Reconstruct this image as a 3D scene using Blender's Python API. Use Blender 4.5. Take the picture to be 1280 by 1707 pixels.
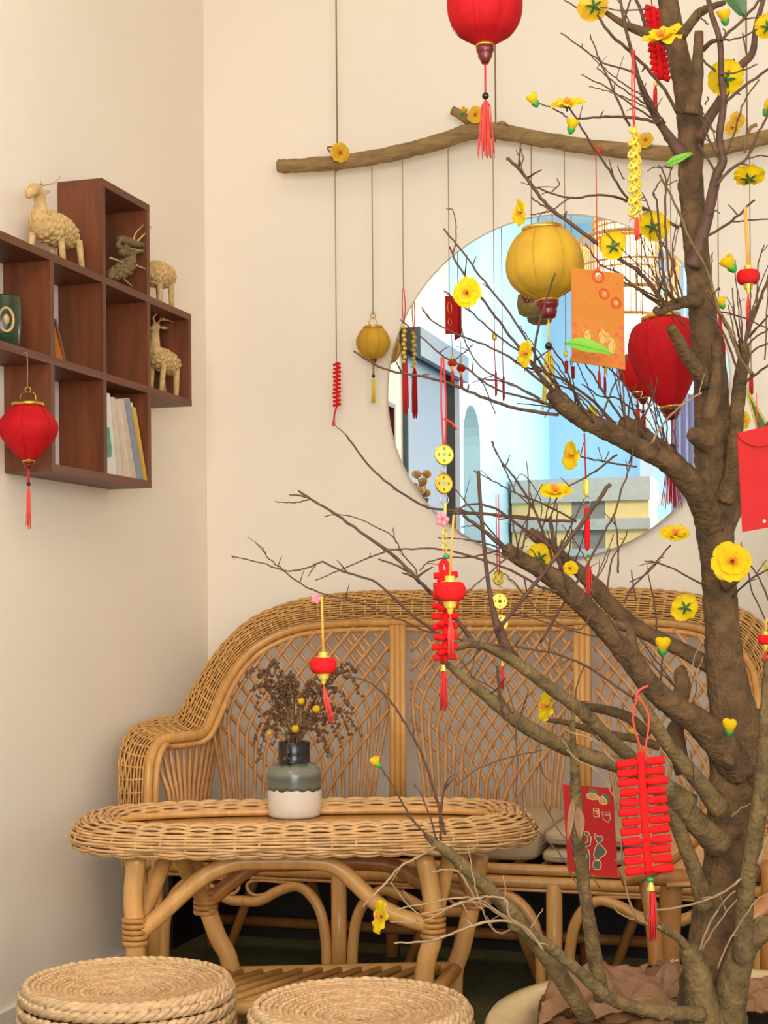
import bpy, math, random
from mathutils import Vector, Matrix
for o in list(bpy.data.objects): bpy.data.objects.remove(o)
random.seed(7)
R = random.random
def U(a, b): return a + (b - a) * R()
SC = bpy.context.scene
COL = SC.collection
PI = math.pi
# ---------------------------------------------------------------- camera
F = 2600.0; PX0 = 640.0; PY0 = 1015.0; YAW = math.radians(16.7); ROLL = -0.008; CH = 1.0
cd = bpy.data.cameras.new('camera'); cam = bpy.data.objects.new('camera', cd); COL.objects.link(cam)
cd.sensor_fit = 'VERTICAL'; cd.sensor_height = 36.0; cd.lens = F * 36.0 / 1707.0
cd.shift_y = (PY0 - 853.5) / 1707.0; cd.clip_start = 0.05
CM = Matrix.Rotation(YAW, 4, 'Z') @ Matrix.Rotation(PI / 2, 4, 'X') @ Matrix.Rotation(ROLL, 4, 'Z')
cam.matrix_world = Matrix.Translation((0, 0, CH)) @ CM
SC.camera = cam
CAM = Vector((0, 0, CH))
# ---------------------------------------------------------------- light
SC.view_settings.view_transform = 'Standard'; SC.view_settings.look = 'None'
SC.view_settings.gamma = 1.0; SC.view_settings.use_curve_mapping = False
SC.view_settings.exposure = 0.0
w = bpy.data.worlds.new('sky'); SC.world = w; w.use_nodes = True
w.node_tree.nodes['Background'].inputs[0].default_value = (0.42, 0.72, 1.0, 1)
w.node_tree.nodes['Background'].inputs[1].default_value = 1.6
def light(name, kind, loc, tgt, energy, color, size=1.0, size_y=None, spread=None):
    l = bpy.data.lights.new(name, kind); o = bpy.data.objects.new(name, l); COL.objects.link(o)
    l.energy = energy; l.color = color
    if kind == 'AREA':
        l.size = size
        if size_y: l.shape = 'RECTANGLE'; l.size_y = size_y
        if spread: l.spread = spread
    else: l.shadow_soft_size = size
    o.location = loc
    d = Vector(tgt) - Vector(loc); o.rotation_euler = d.to_track_quat('-Z', 'Y').to_euler()
    return o
WARM = (1.0, 0.915, 0.865)
light('ceiling_fill_light', 'AREA', (-0.3, 2.6, 3.55), (-0.3, 2.8, 0), 7, WARM, 1.8, 1.2)  # added warm fill at ceiling height for general ambient, no fixture modelled
light('front_fill_light', 'AREA', (0.6, -0.95, 1.55), (-0.7, 4.2, 0.5), 146, WARM, 2.4, 1.8)  # added unseen fill behind the camera, evens out the wall brightness
light('cool_side_fill', 'AREA', (2.95, -0.25, 1.9), (-1.9, -0.2, 1.9), 42, (0.70, 0.88, 1.0), 1.7, 1.8, math.radians(90))  # added cool fill for the blue end of the room

# ---------------------------------------------------------------- helpers
def ray(px, py):
    return (CM.to_3x3() @ Vector(((px - PX0) / F, (PY0 - py) / F, -1.0)))
def P(px, py, D): return CAM + ray(px, py) * D
def onX(px, py, X):
    r = ray(px, py); return CAM + r * (X / r.x)
def onY(px, py, Y):
    r = ray(px, py); return CAM + r * (Y / r.y)
def onZ(px, py, Z):
    r = ray(px, py); return CAM + r * ((Z - CH) / r.z)
FWD = ray(PX0, PY0).normalized(); RGT = Vector((math.cos(YAW), math.sin(YAW), 0)); UP = Vector((0, 0, 1))
def depth(p): return (Vector(p) - CAM).dot(FWD)
class MB:
    def __init__(s): s.v = []; s.f = []
    def add(s, vs, fs):
        b = len(s.v); s.v += [tuple(x) for x in vs]; s.f += [tuple(i + b for i in q) for q in fs]; return s
    def box(s, c, d, M=None):
        hx, hy, hz = d[0] / 2, d[1] / 2, d[2] / 2; c = Vector(c)
        vs = [Vector((x, y, z)) for x in (-hx, hx) for y in (-hy, hy) for z in (-hz, hz)]
        vs = [c + (M @ q if M else q) for q in vs]
        return s.add(vs, [(0, 1, 3, 2), (4, 6, 7, 5), (0, 4, 5, 1), (2, 3, 7, 6), (0, 2, 6, 4), (1, 5, 7, 3)])
    def bb(s, a, b): # box by corners
        a, b = Vector(a), Vector(b); return s.box((a + b) / 2, (abs(b.x - a.x), abs(b.y - a.y), abs(b.z - a.z)))
    def tube(s, pts, r, n=6, caps=True, closed=False, jit=0.0):
        pts = [Vector(p) for p in pts]; m = len(pts)
        rs = r if isinstance(r, (list, tuple)) else [r] * m
        vs = []; u = None
        for i in range(m):
            if closed: t = pts[(i + 1) % m] - pts[i - 1]
            else: t = pts[min(i + 1, m - 1)] - pts[max(i - 1, 0)]
            if t.length < 1e-9: t = Vector((0, 0, 1))
            t.normalize()
            if u is None:
                a = Vector((0, 0, 1)) if abs(t.z) < .9 else Vector((1, 0, 0)); u = t.cross(a).normalized()
            u = (u - t * u.dot(t)); u = u.normalized() if u.length > 1e-6 else t.orthogonal().normalized()
            w_ = t.cross(u)
            for k in range(n):
                a = 2 * PI * k / n; q = rs[i] * (1 + (U(-jit, jit) if jit else 0))
                vs.append(pts[i] + (u * math.cos(a) + w_ * math.sin(a)) * q)
        fs = []
        for i in range(m if closed else m - 1):
            j = (i + 1) % m
            for k in range(n):
                k2 = (k + 1) % n; fs.append((i * n + k, i * n + k2, j * n + k2, j * n + k))
        if caps and not closed: fs += [tuple(range(n - 1, -1, -1)), tuple((m - 1) * n + k for k in range(n))]
        return s.add(vs, fs)
    def lathe(s, prof, c, n=24, M=None, lobes=0, lob=0.0, capb=True, capt=True):
        # prof: (r,z) bottom->top or any order ; around c
        c = Vector(c); vs = []; m = len(prof)
        for (r, z) in prof:
            for k in range(n):
                a = 2 * PI * k / n; q = r
                if lobes: q = r * (1 - lob * (1 - abs(math.sin(lobes * a / 2))))
                p = Vector((q * math.cos(a), q * math.sin(a), z)); vs.append(c + (M @ p if M else p))
        fs = [(i * n + k, i * n + (k + 1) % n, (i + 1) * n + (k + 1) % n, (i + 1) * n + k) for i in range(m - 1) for k in range(n)]
        if capb: fs.append(tuple(range(n - 1, -1, -1)))
        if capt: fs.append(tuple((m - 1) * n + k for k in range(n)))
        return s.add(vs, fs)
    def ell(s, c, rad, M=None, n=10, m=6):
        pr = [(max(1e-4, math.sin(PI * i / m)), -math.cos(PI * i / m)) for i in range(m + 1)]
        D = Matrix.Diagonal(Vector(rad)); M2 = (M @ D) if M else D
        return s.lathe(pr, c, n, M2)
    def grid(s, P2): # 2d list of points
        a, b = len(P2), len(P2[0])
        return s.add([p for row in P2 for p in row], [(i * b + j, i * b + j + 1, (i + 1) * b + j + 1, (i + 1) * b + j) for i in range(a - 1) for j in range(b - 1)])
    def prism(s, poly, dvec):
        n = len(poly); poly = [Vector(p) for p in poly]; dvec = Vector(dvec)
        return s.add(poly + [p + dvec for p in poly], [tuple(range(n - 1, -1, -1)), tuple(range(n, 2 * n))] + [(i, (i + 1) % n, n + (i + 1) % n, n + i) for i in range(n)])
def spl(pts, k=4, closed=False):
    pts = [Vector(p) for p in pts]; n = len(pts); out = []
    if n < 3: return pts
    for i in range(n if closed else n - 1):
        if closed: a, b, c, d = pts[i - 1], pts[i], pts[(i + 1) % n], pts[(i + 2) % n]
        else: a, b, c, d = pts[max(i - 1, 0)], pts[i], pts[i + 1], pts[min(i + 2, n - 1)]
        for j in range(k):
            t = j / k
            out.append(0.5 * ((2 * b) + (c - a) * t + (2 * a - 5 * b + 4 * c - d) * t * t + (3 * b - a - 3 * c + d) * t ** 3))
    if not closed: out.append(pts[-1])
    return out
WL = {}
def wloc(o): return WL.get(o.name, Vector((0, 0, 0)))
def mesh_obj(name, mb, mat, org, smooth=True):
    me = bpy.data.meshes.new(name); org = Vector(org)
    me.from_pydata([(v[0] - org.x, v[1] - org.y, v[2] - org.z) for v in mb.v], [], mb.f)
    if smooth: me.polygons.foreach_set('use_smooth', [True] * len(me.polygons))
    if mat: me.materials.append(mat)
    me.update(); o = bpy.data.objects.new(name, me); COL.objects.link(o); return o
def root(name, label, cat, loc, group=None):
    o = bpy.data.objects.new(name, None); COL.objects.link(o); o.location = loc; o.empty_display_size = .05
    o['label'] = label; o['category'] = cat
    if group: o['group'] = group
    WL[o.name] = Vector(loc); return o
def part(name, mb, mat, parent, smooth=True, kind=None, label=None):
    org = wloc(parent); o = mesh_obj(name, mb, mat, org, smooth); o.parent = parent; WL[o.name] = org
    if kind: o['kind'] = kind
    if label: o['label'] = label
    return o
def solo(name, mb, mat, label, cat, loc, group=None, smooth=True):
    o = mesh_obj(name, mb, mat, loc, smooth); o.location = loc; WL[o.name] = Vector(loc)
    o['label'] = label; o['category'] = cat
    if group: o['group'] = group
    return o
def struct(name, mb, mat, smooth=False, parent=None):
    o = mesh_obj(name, mb, mat, (0, 0, 0), smooth); o['kind'] = 'structure'; WL[o.name] = Vector((0, 0, 0))
    if parent: o.parent = parent
    return o
def autosharp(o, ang=40):
    me = o.data
    try: me.set_sharp_from_angle(angle=math.radians(ang))
    except Exception: pass
    return o
# ---------------------------------------------------------------- materials
def lin(h):
    h = h.lstrip('#'); c = [int(h[i:i + 2], 16) / 255 for i in (0, 2, 4)]
    return [x / 12.92 if x <= .04045 else ((x + .055) / 1.055) ** 2.4 for x in c]
def mat(name, col, rough=.6, metal=0, var=.15, scale=20, bump=0, bscale=None, emit=None, estr=0, stretch=None, trans=0, sheen=0, col2=None, spec=None, sss=0, transl=0):
    m = bpy.data.materials.new(name); m.use_nodes = True; nt = m.node_tree; N = nt.nodes; L = nt.links
    b = N['Principled BSDF']; c = lin(col) if isinstance(col, str) else col
    b.inputs['Roughness'].default_value = rough; b.inputs['Metallic'].default_value = metal
    if spec is not None: b.inputs['Specular IOR Level'].default_value = spec
    tc = N.new('ShaderNodeTexCoord'); mp = N.new('ShaderNodeMapping'); L.new(tc.outputs['Object'], mp.inputs[0])
    if stretch: mp.inputs['Scale'].default_value = stretch
    nz = N.new('ShaderNodeTexNoise'); nz.inputs['Scale'].default_value = scale; nz.inputs['Detail'].default_value = 4
    L.new(mp.outputs[0], nz.inputs['Vector'])
    if var or col2:
        cr = N.new('ShaderNodeValToRGB'); c2 = lin(col2) if col2 else [x * (1 - var) for x in c]
        c1 = c if col2 else [min(1, x * (1 + var)) for x in c]
        cr.color_ramp.elements[0].position = .3; cr.color_ramp.elements[1].position = .7
        cr.color_ramp.elements[0].color = (*c2, 1); cr.color_ramp.elements[1].color = (*c1, 1)
        L.new(nz.outputs['Fac'], cr.inputs[0]); L.new(cr.outputs[0], b.inputs['Base Color'])
    else: b.inputs['Base Color'].default_value = (*c, 1)
    if bump:
        bp = N.new('ShaderNodeBump'); bp.inputs['Strength'].default_value = bump; bp.inputs['Distance'].default_value = .01
        if bscale:
            n2 = N.new('ShaderNodeTexNoise'); n2.inputs['Scale'].default_value = bscale; n2.inputs['Detail'].default_value = 5
            L.new(mp.outputs[0], n2.inputs['Vector']); L.new(n2.outputs['Fac'], bp.inputs['Height'])
        else: L.new(nz.outputs['Fac'], bp.inputs['Height'])
        L.new(bp.outputs[0], b.inputs['Normal'])
    if emit:
        b.inputs['Emission Color'].default_value = (*lin(emit), 1); b.inputs['Emission Strength'].default_value = estr
    if trans: b.inputs['Transmission Weight'].default_value = trans
    if sheen: b.inputs['Sheen Weight'].default_value = sheen
    if transl:
        tb = N.new('ShaderNodeBsdfTranslucent'); tb.inputs[0].default_value = (*c, 1); mx_ = N.new('ShaderNodeMixShader'); mx_.inputs[0].default_value = transl
        L.new(b.outputs[0], mx_.inputs[1]); L.new(tb.outputs[0], mx_.inputs[2]); L.new(mx_.outputs[0], N['Material Output'].inputs[0])
    if sss: b.inputs['Subsurface Weight'].default_value = sss; b.inputs['Subsurface Radius'].default_value = (.02, .01, .01)
    return m
M = {}
M['wall'] = mat('warm_white_plaster', '#f5e7d3', .75, var=.02, scale=2.0, bump=.06, bscale=40)
M['wallblue'] = mat('daylight_tinted_wall', '#b6e1f8', .7, var=.03, scale=3)  # cool daylight put into the wall colour
M['wallpale'] = mat('daylight_tinted_niche_wall', '#a6d3ec', .7, var=.02, scale=3)  # bluish daylight put into the wall colour around the niche
M['ceil'] = mat('white_ceiling_paint', '#f2ece2', .8, var=.02)
M['floor'] = mat('olive_carpet', '#5d5a2f', .95, var=.3, scale=60, bump=.5, bscale=300)
M['base'] = mat('cream_baseboard', '#e6dccb', .5, var=.03)
M['shelf'] = mat('red_brown_wood', '#6e3819', .5, var=.28, scale=3, stretch=(14, 14, 1.2), bump=.05)
M['shelfh'] = mat('red_brown_wood_long', '#6a381b', .5, var=.28, scale=3, stretch=(14, 1.2, 14), bump=.05)
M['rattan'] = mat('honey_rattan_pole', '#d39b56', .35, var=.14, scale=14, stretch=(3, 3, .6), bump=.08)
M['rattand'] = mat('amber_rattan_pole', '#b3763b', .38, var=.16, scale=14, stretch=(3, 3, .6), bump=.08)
M['cane'] = mat('amber_cane', '#cc945a', .42, var=.18, scale=25, bump=.08)
M['wick'] = mat('golden_wicker', '#d2a268', .5, var=.2, scale=40, bump=.15)
M['wick2'] = mat('brown_wicker', '#d09c58', .5, var=.2, scale=40, bump=.15)
M['core'] = mat('dark_wicker_core', '#6d4520', .8, var=.2)
M['binding'] = mat('cane_binding', '#b9813f', .45, var=.2, scale=60)
M['glass'] = mat('table_glass', '#b9884a', .05, var=0, spec=.7)
M['seag'] = mat('seagrass_braid', '#d2aa7a', .75, var=.2, scale=50, bump=.4, bscale=160, stretch=(1, 1, 3))
M['seag2'] = mat('tan_seagrass_braid', '#c89d6c', .75, var=.22, scale=50, bump=.4, bscale=160)
M['cush'] = mat('taupe_linen', '#b39c79', .9, var=.07, scale=120, bump=.15, bscale=500)
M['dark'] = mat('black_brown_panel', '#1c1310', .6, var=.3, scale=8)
M['bark'] = mat('grey_brown_bark', '#75542f', .85, var=.28, scale=34, bump=.8, bscale=110, col2='#463118')
M['bark2'] = mat('olive_grey_bark', '#82673a', .85, var=.25, scale=38, bump=.7, bscale=120, col2='#533f21')
M['twig'] = mat('reddish_twig', '#593a26', .7, var=.3, scale=60)
M['twigp'] = mat('pale_twig', '#9c7d58', .7, var=.25, scale=60)
M['drift'] = mat('tan_driftwood', '#ac8b58', .85, var=.25, scale=18, stretch=(1, 3, 3), bump=.7, bscale=60, col2='#86693f')
M['string'] = mat('jute_string', '#9a7f58', .9, var=.1)
M['redcord'] = mat('red_cord', '#d0241f', .7, var=.1, emit=None)
M['redsilk'] = mat('red_silk', '#bd161b', .7, var=.08, scale=60, bump=.05, bscale=200, spec=.15)
M['redfelt'] = mat('red_flocked_velvet', '#dd2222', .9, var=.05, spec=.05)
M['redpaper'] = mat('red_envelope_paper', '#b4221f', .7, var=.03, spec=.15)
M['redpaper2'] = mat('deep_red_paper', '#b0181a', .7, var=.05, spec=.15)
M['yelsilk'] = mat('yellow_silk', '#c5972a', .6, var=.14, scale=14, bump=.08, bscale=220, spec=.2)
M['gold'] = mat('gold_trim', '#d9a441', .28, .85, var=.1, scale=80)
M['goldp'] = mat('gold_plastic', '#e8c545', .3, .35, var=.08, scale=60)
M['golddark'] = mat('gold_dark_mark', '#7a5a16', .5, .3, var=.1)
M['darkred'] = mat('dark_red_lacquer', '#6b1512', .3, var=.1)
M['bead'] = mat('black_bead', '#180f12', .25, var=.05)
M['green'] = mat('green_bead', '#1f9a52', .3, var=.05)
M['tassel'] = mat('red_tassel', '#d3201f', .7, var=.15, scale=200)
M['tasselo'] = mat('coral_tassel', '#ea4434', .7, var=.12, scale=200)
M['tassely'] = mat('yellow_tassel', '#e8c63c', .7, var=.12, scale=200)
M['yelcord'] = mat('yellow_cord', '#dfa13a', .7, var=.1)
M['petal'] = mat('yellow_petal', '#f4cf1a', .6, var=.06, scale=40, spec=.2, transl=.35)
M['petal2'] = mat('golden_petal', '#efbf2c', .6, var=.12, scale=40, transl=.3)
M['stamen'] = mat('orange_stamen', '#e0762c', .6, var=.1)
M['sepal'] = mat('green_sepal', '#2f5f24', .6, var=.15)
M['sepal2'] = mat('bright_green_sepal', '#3f9a35', .6, var=.15)
M['leaf'] = mat('bright_green_leaf', '#7db82c', .55, var=.12, scale=30, transl=.3)
M['leafd'] = mat('dark_green_leaf', '#3c5a28', .5, var=.2, scale=30)
M['leafy'] = mat('yellow_leaf_edge', '#c9b54a', .5, var=.1)
M['leafbrown'] = mat('dry_brown_leaf', '#8a6340', .8, var=.2)
M['orange'] = mat('orange_card', '#b26a26', .7, var=.04, spec=.15)
M['ored'] = mat('red_orange_print', '#bf3a16', .6, var=.1)
M['ogold'] = mat('dull_gold_print', '#b07f2c', .5, .2, var=.1)
M['pink'] = mat('pink_glass_bead', '#ef7f86', .15, var=.1)
M['steel'] = mat('steel_wire', '#c9b8a0', .3, .9, var=0)
M['straw'] = mat('pale_straw', '#d3ae72', .8, var=.2, scale=70, bump=.5, bscale=200)
M['strawd'] = mat('bronzed_straw', '#7a633a', .6, var=.25, scale=70, bump=.5, bscale=200)
M['vasew'] = mat('cream_glaze', '#e3d3c0', .25, var=.04, scale=12)
M['driedp'] = mat('dried_brown_seed', '#6a4a30', .9, var=.3, scale=90)
M['dstem'] = mat('dried_stem', '#7d5c3b', .9, var=.2)
M['pot'] = mat('cream_glazed_stoneware', '#d8bd8a', .15, var=.12, scale=8)
M['paper'] = mat('brown_kraft_paper', '#8c6140', .32, var=.14, scale=12, bump=.3, bscale=60)
M['soil'] = mat('dark_soil', '#2a1c12', .95, var=.3, scale=80, bump=.8)
M['mirror'] = mat('mirror_silver', (.93, .93, .93), .0, 1.0, var=0)
M['edge'] = mat('polished_glass_edge', '#d8cfc4', .2, .4, var=0)
M['doorb'] = mat('blue_grey_door_paint', '#55788f', .45, var=.04)
M['doord'] = mat('dark_grey_door_frame', '#4b4f52', .5, var=.05)
M['grey'] = mat('pale_grey_stone', '#b9c3c4', .6, var=.06)
M['greyd'] = mat('mid_grey_stone', '#8d9490', .6, var=.06)
M['creamp'] = mat('cream_panel', '#f0dc9a', .6, var=.04)
M['whitep'] = mat('white_frame_paint', '#eef1f2', .5, var=.02)
M['lav'] = mat('lavender_curtain', '#a9add2', .8, var=.08, scale=10)
M['bamboo'] = mat('bamboo_slat', '#dcab62', .5, var=.15)
M['lampp'] = mat('glowing_lamp_paper', '#fff1d8', .8, var=0, emit='#ffd79a', estr=1.6)
M['lampi'] = mat('lit_inner_lamp_shade', '#fff6e6', .8, var=0, emit='#ffedcf', estr=9)
M['bookw'] = mat('white_book', '#ded7cc', .6, var=.05)
M['bookc'] = mat('cream_book', '#d6c3ac', .6, var=.08)
M['bookb'] = mat('beige_book', '#cdb9a4', .6, var=.12, scale=30)
M['bookg'] = mat('slate_book', '#8b93a0', .6, var=.1)
M['booky'] = mat('yellow_book', '#d9ab45', .6, var=.05)
M['bookgr'] = mat('green_cover_print', '#5f9a7c', .6, var=.3, scale=40)
M['pages'] = mat('page_block', '#e0d2bd', .8, var=.05)
M['cup'] = mat('dark_green_glaze', '#27381f', .25, var=.25, scale=30)
M['char'] = mat('dark_ink_print', '#4a4634', .6, var=.1)
# ================================================================ room shell
WX = -1.966; WY = 4.6; RX = 3.0; RY = -1.35; CZ = 3.6; SPLIT = 0.70; PALE = 1.42
AY0, AY1, AZ = 0.73, 1.12, 1.90       # arched niche in the left wall
b = MB(); b.bb((WX - .3, RY - .3, -.1), (RX + .3, WY + .2, 0)); struct('floor', b, M['floor'])
b = MB(); b.bb((WX - .3, RY - .3, CZ), (RX + .3, WY + .2, CZ + .1)); struct('ceiling', b, M['ceil'])
b = MB(); b.bb((WX - .3, WY, 0), (RX + .3, WY + .2, CZ)); struct('wall_back', b, M['wall'])
struct('wall_left', MB().bb((WX - .3, PALE, 0), (WX, WY, CZ)), M['wall'])
b = MB(); b.bb((WX - .3, AY1, 0), (WX, PALE, CZ)); b.bb((WX - .3, SPLIT, 0), (WX, AY0, CZ)); struct('wall_left_niche_back', MB().bb((WX - .3, AY0, 0), (WX - .12, AY1, CZ)), M['wall'])
arch = [(AY0 + (AY1 - AY0) * (.5 - .5 * math.cos(PI * i / 12)), AZ + .20 * math.sin(PI * i / 12)) for i in range(13)]
for i in range(12):
    (y0, z0), (y1, z1) = arch[i], arch[i + 1]
    b.add([(WX, y0, z0), (WX, y1, z1), (WX, y1, CZ), (WX, y0, CZ)], [(0, 1, 2, 3)])
    b.add([(WX, y0, z0), (WX, y1, z1), (WX - .12, y1, z1), (WX - .12, y0, z0)], [(3, 2, 1, 0)])
struct('wall_left_niche', b, M['wallpale'])
b = MB(); b.bb((WX - .3, RY - .3, 0), (WX, SPLIT, CZ)); struct('wall_left_front', b, M['wallblue'])
WX0, WX1, WZ0, WZ1 = -1.30, -.25, 1.35, 2.80   # rear window
b = MB(); b.bb((WX, RY - .2, 0), (WX0, RY, CZ)); b.bb((WX1, RY - .2, 0), (RX, RY, CZ)); b.bb((WX0, RY - .2, 0), (WX1, RY, WZ0)); b.bb((WX0, RY - .2, WZ1), (WX1, RY, CZ))
struct('wall_rear', b, M['wallblue'])
b = MB(); b.bb((RX, 0.75, 0), (RX + .3, WY, CZ)); b.bb((RX, RY - .2, 0), (RX + .3, -1.2, CZ)); b.bb((RX, -1.2, 0), (RX + .3, .75, .9)); b.bb((RX, -1.2, 2.9), (RX + .3, .75, CZ))
struct('wall_right', b, M['wall'])
wn = struct('window_1', MB().bb((WX0 - .05, RY - .02, WZ0 - .05), (WX0 + .04, RY + .03, WZ1 + .05)).bb((WX1 - .04, RY - .02, WZ0 - .05), (WX1 + .05, RY + .03, WZ1 + .05)).bb((WX0, RY - .02, WZ1 - .04), (WX1, RY + .03, WZ1 + .05)).bb((WX0, RY - .02, WZ0 - .05), (WX1, RY + .05, WZ0 + .04)), M['whitep'])
for x in (-.95, -.6): part('muntin', MB().bb((x - .022, RY - .015, WZ0), (x + .022, RY + .02, WZ1)), M['whitep'], wn, False)
for z in (1.72, 2.08, 2.44): part('muntin', MB().bb((WX0, RY - .01, z - .03), (WX1, RY + .025, z + .03)), M['whitep'], wn, False)
w2 = struct('fill_opening_frame', MB().bb((RX - .02, -1.25, .85), (RX + .05, -1.17, 2.95)).bb((RX - .02, .72, .85), (RX + .05, .8, 2.95)).bb((RX - .02, -1.2, .85), (RX + .05, .75, .92)).bb((RX - .02, -1.2, 2.88), (RX + .05, .75, 2.95)), M['whitep'])  # invented window frame, its opening made for the cool fill
b = MB(); b.bb((WX, 2.42, 0), (WX + .012, WY, .04)); struct('baseboard_left', b, M['base'])
b = MB(); b.bb((WX + .012, WY - .012, 0), (RX, WY, .04)); struct('baseboard_back', b, M['base'])
# door in the left wall (seen in the mirror)
dy0, dy1, dz = 1.50, 2.28, 2.18
d = struct('door_1', MB().bb((WX, dy0 - .10, 0), (WX + .05, dy0, dz + .1)).bb((WX, dy0 - .1, dz), (WX + .07, dy1 + .05, dz + .1)), M['doord'])
part('door_leaf', MB().bb((WX, dy0 + .08, .01), (WX + .025, dy1, dz)), M['doorb'], d, False)
part('door_head', MB().bb((WX + .07, dy0 - .1, dz - .03), (WX + .1, dy1 + .05, dz + .1)), M['doorb'], d, False)
# stepped display counter beside the camera (seen in the mirror)
cn = root('display_counter', 'cream panelled counter with grey stone slabs reflected low in the round mirror', 'counter', (-1.55, -.1, 0))
x0, x1 = WX + .02, -1.13
for (za, zb) in ((1.30, 1.345), (1.455, 1.52), (1.625, 1.76)):
    part('stone_slab', MB().bb((x0, -.42, za), (x1 + .01, .02, zb)), M['grey'], cn, False)
part('plinth', MB().bb((x0, -.42, 0), (x1, 0, 1.30)), M['greyd'], cn, False)
for (za, zb) in ((1.345, 1.455), (1.52, 1.625)):
    xs = [x0, x0 + .36, x0 + .56, x1]
    for i in range(3): part('front_panel', MB().bb((xs[i], -.40, za), (xs[i + 1], -.005 - (.01 if i == 1 else 0), zb)), M['greyd' if i == 1 else 'creamp'], cn, False)
# curtain
b = MB(); pts = []
for i in range(41):
    t = i / 40; pts.append((-1.06 + .17 * t, -.55 + .022 * math.sin(t * 24), 0))
b.grid([[Vector(p) + Vector((0, 0, z)) for p in pts] for z in (.02, 1.2, 2.3)])
b.grid([[Vector(p) + Vector((0, -.01, z)) for p in pts] for z in (2.3, 1.2, .02)])
cu = root('curtain', 'pale lavender gathered curtain reflected at the mirror lower right', 'curtain', (-.98, -.55, 0))
part('curtain_cloth', b, M['lav'], cu)
part('curtain_rail', MB().tube([(-1.12, -.55, 2.31), (-.82, -.55, 2.31)], .012, 8).tube([(-.97, -.55, 2.31), (-.97, -.55, CZ)], .008, 6), M['whitep'], cu)
# ================================================================ mirror
mc = onY(922, 646, WY - .02); mr = .512
rt = root('wall_mirror', 'large round frameless mirror on the back wall above the rattan sofa', 'mirror', (mc.x, WY - .012, mc.z))
n = 96
ring = [Vector((mc.x + mr * math.cos(2 * PI * i / n), WY - .02, mc.z + mr * math.sin(2 * PI * i / n))) for i in range(n)]
b = MB(); b.add(ring, [tuple(range(n))]); part('mirror_glass', b, M['mirror'], rt, False)
b = MB()
for y0, y1, r0, r1 in ((WY - .0195, WY - .0005, mr + .003, mr + .003), (WY - .0215, WY - .0195, mr - .001, mr + .003)):
    A = [Vector((mc.x + r0 * math.cos(2 * PI * i / n), y0, mc.z + r0 * math.sin(2 * PI * i / n))) for i in range(n)]
    B = [Vector((mc.x + r1 * math.cos(2 * PI * i / n), y1, mc.z + r1 * math.sin(2 * PI * i / n))) for i in range(n)]
    b.add(A + B, [(i, (i + 1) % n, n + (i + 1) % n, n + i) for i in range(n)])
part('mirror_edge', b, M['edge'], rt)
MY = WY - .02
def mir(p): return Vector((p.x, 2 * MY - p.y, p.z))
# ================================================================ pendant lamp (seen in the mirror)
lc = mir(P(1048, 445, 8.0)); LS = 8.0 / F
rt = root('pendant_lamp', 'tiered bamboo pendant lamp glowing in the round mirror', 'lamp', (lc.x, lc.y, lc.z))
def drum(dx, y0, y1, r, nm, slats, inner=None):
    c = lc + Vector((dx, 0, 0)); z0 = lc.z + (445 - y1) * LS; z1 = lc.z + (445 - y0) * LS; r *= LS
    f = part(nm, MB().tube([(c.x + r * math.cos(a), c.y + r * math.sin(a), z0) for a in [2 * PI * i / 40 for i in range(40)]], .011, 6, closed=True)
             .tube([(c.x + r * math.cos(a), c.y + r * math.sin(a), z1) for a in [2 * PI * i / 40 for i in range(40)]], .011, 6, closed=True).tube([(c.x + r * math.cos(a), c.y + r * math.sin(a), (z0 + z1) / 2) for a in [2 * PI * i / 40 for i in range(40)]], .006, 6, closed=True), M['bamboo'], rt)
    b = MB()
    for i in range(slats):
        a = 2 * PI * i / slats; x, y = c.x + r * math.cos(a), c.y + r * math.sin(a)
        b.tube([(x, y, z0), (x, y, z1)], .0028, 4)
    o = part('slats', b, M['bamboo'], f); o['kind'] = 'stuff'
    if inner: part('paper_lining', MB().lathe([(r * .93, z0 - lc.z + .005), (r * .93, z1 - lc.z - .005)], (c.x, c.y, lc.z), 40, capb=False, capt=False), inner, f)
drum(0, 402, 492, 84, 'wide_drum', 84)
drum(.0, 362, 402, 56, 'upper_drum', 54)
drum(-.02, 372, 530, 52, 'inner_drum', 40, M['lampi'])
part('lamp_cord', MB().tube([(lc.x, lc.y, lc.z + .1), (lc.x, lc.y, CZ)], .006, 6), M['dark'], rt)
part('bulb', MB().ell((lc.x - .03, lc.y, lc.z - .08), (.04, .04, .055)), M['lampi'], rt)
light('pendant_bulb', 'POINT', (lc.x, lc.y, lc.z - .38), (0, 0, 0), 22, (1.0, .86, .70), .12)
# ================================================================ wall shelf
XF = -1.838; XW = WX + .001; TH = .019
zt = onX(174, 299, XF).z; z1 = onX(173, 460, XF).z; z2 = onX(173, 621, XF).z; z3 = onX(173, 788, XF).z
vy = [0, onX(88, 600, XF).y, onX(175, 620, XF).y, onX(249, 640, XF).y, onX(317, 600, XF).y]
vy[0] = vy[1] - .26
sh = root('wall_shelf', 'dark reddish brown wooden stepped cube shelf mounted on the left wall', 'shelf', (XW, vy[2], z3))
def hb(y0, y1, z): part('board', MB().bb((XW, y0 - TH / 2, z - TH), (XF, y1 + TH / 2, z)), M['shelfh'], sh, False)
def vb(y, za, zb): part('upright', MB().bb((XW, y - TH / 2, za), (XF - .0005, y + TH / 2, zb)), M['shelf'], sh, False)
hb(vy[2], vy[3], zt); hb(vy[0] - .26, vy[4], z1); hb(vy[0] - .26, vy[4], z2); hb(vy[1], vy[3], z3)
vb(vy[2], z1, zt - TH); vb(vy[3], z1, zt - TH)
for y in (vy[0], vy[1], vy[2], vy[3], vy[4], vy[0] - .26): vb(y, z2, z1 - TH)
for y in (vy[1], vy[2], vy[3]): vb(y, z3, z2 - TH)
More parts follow.
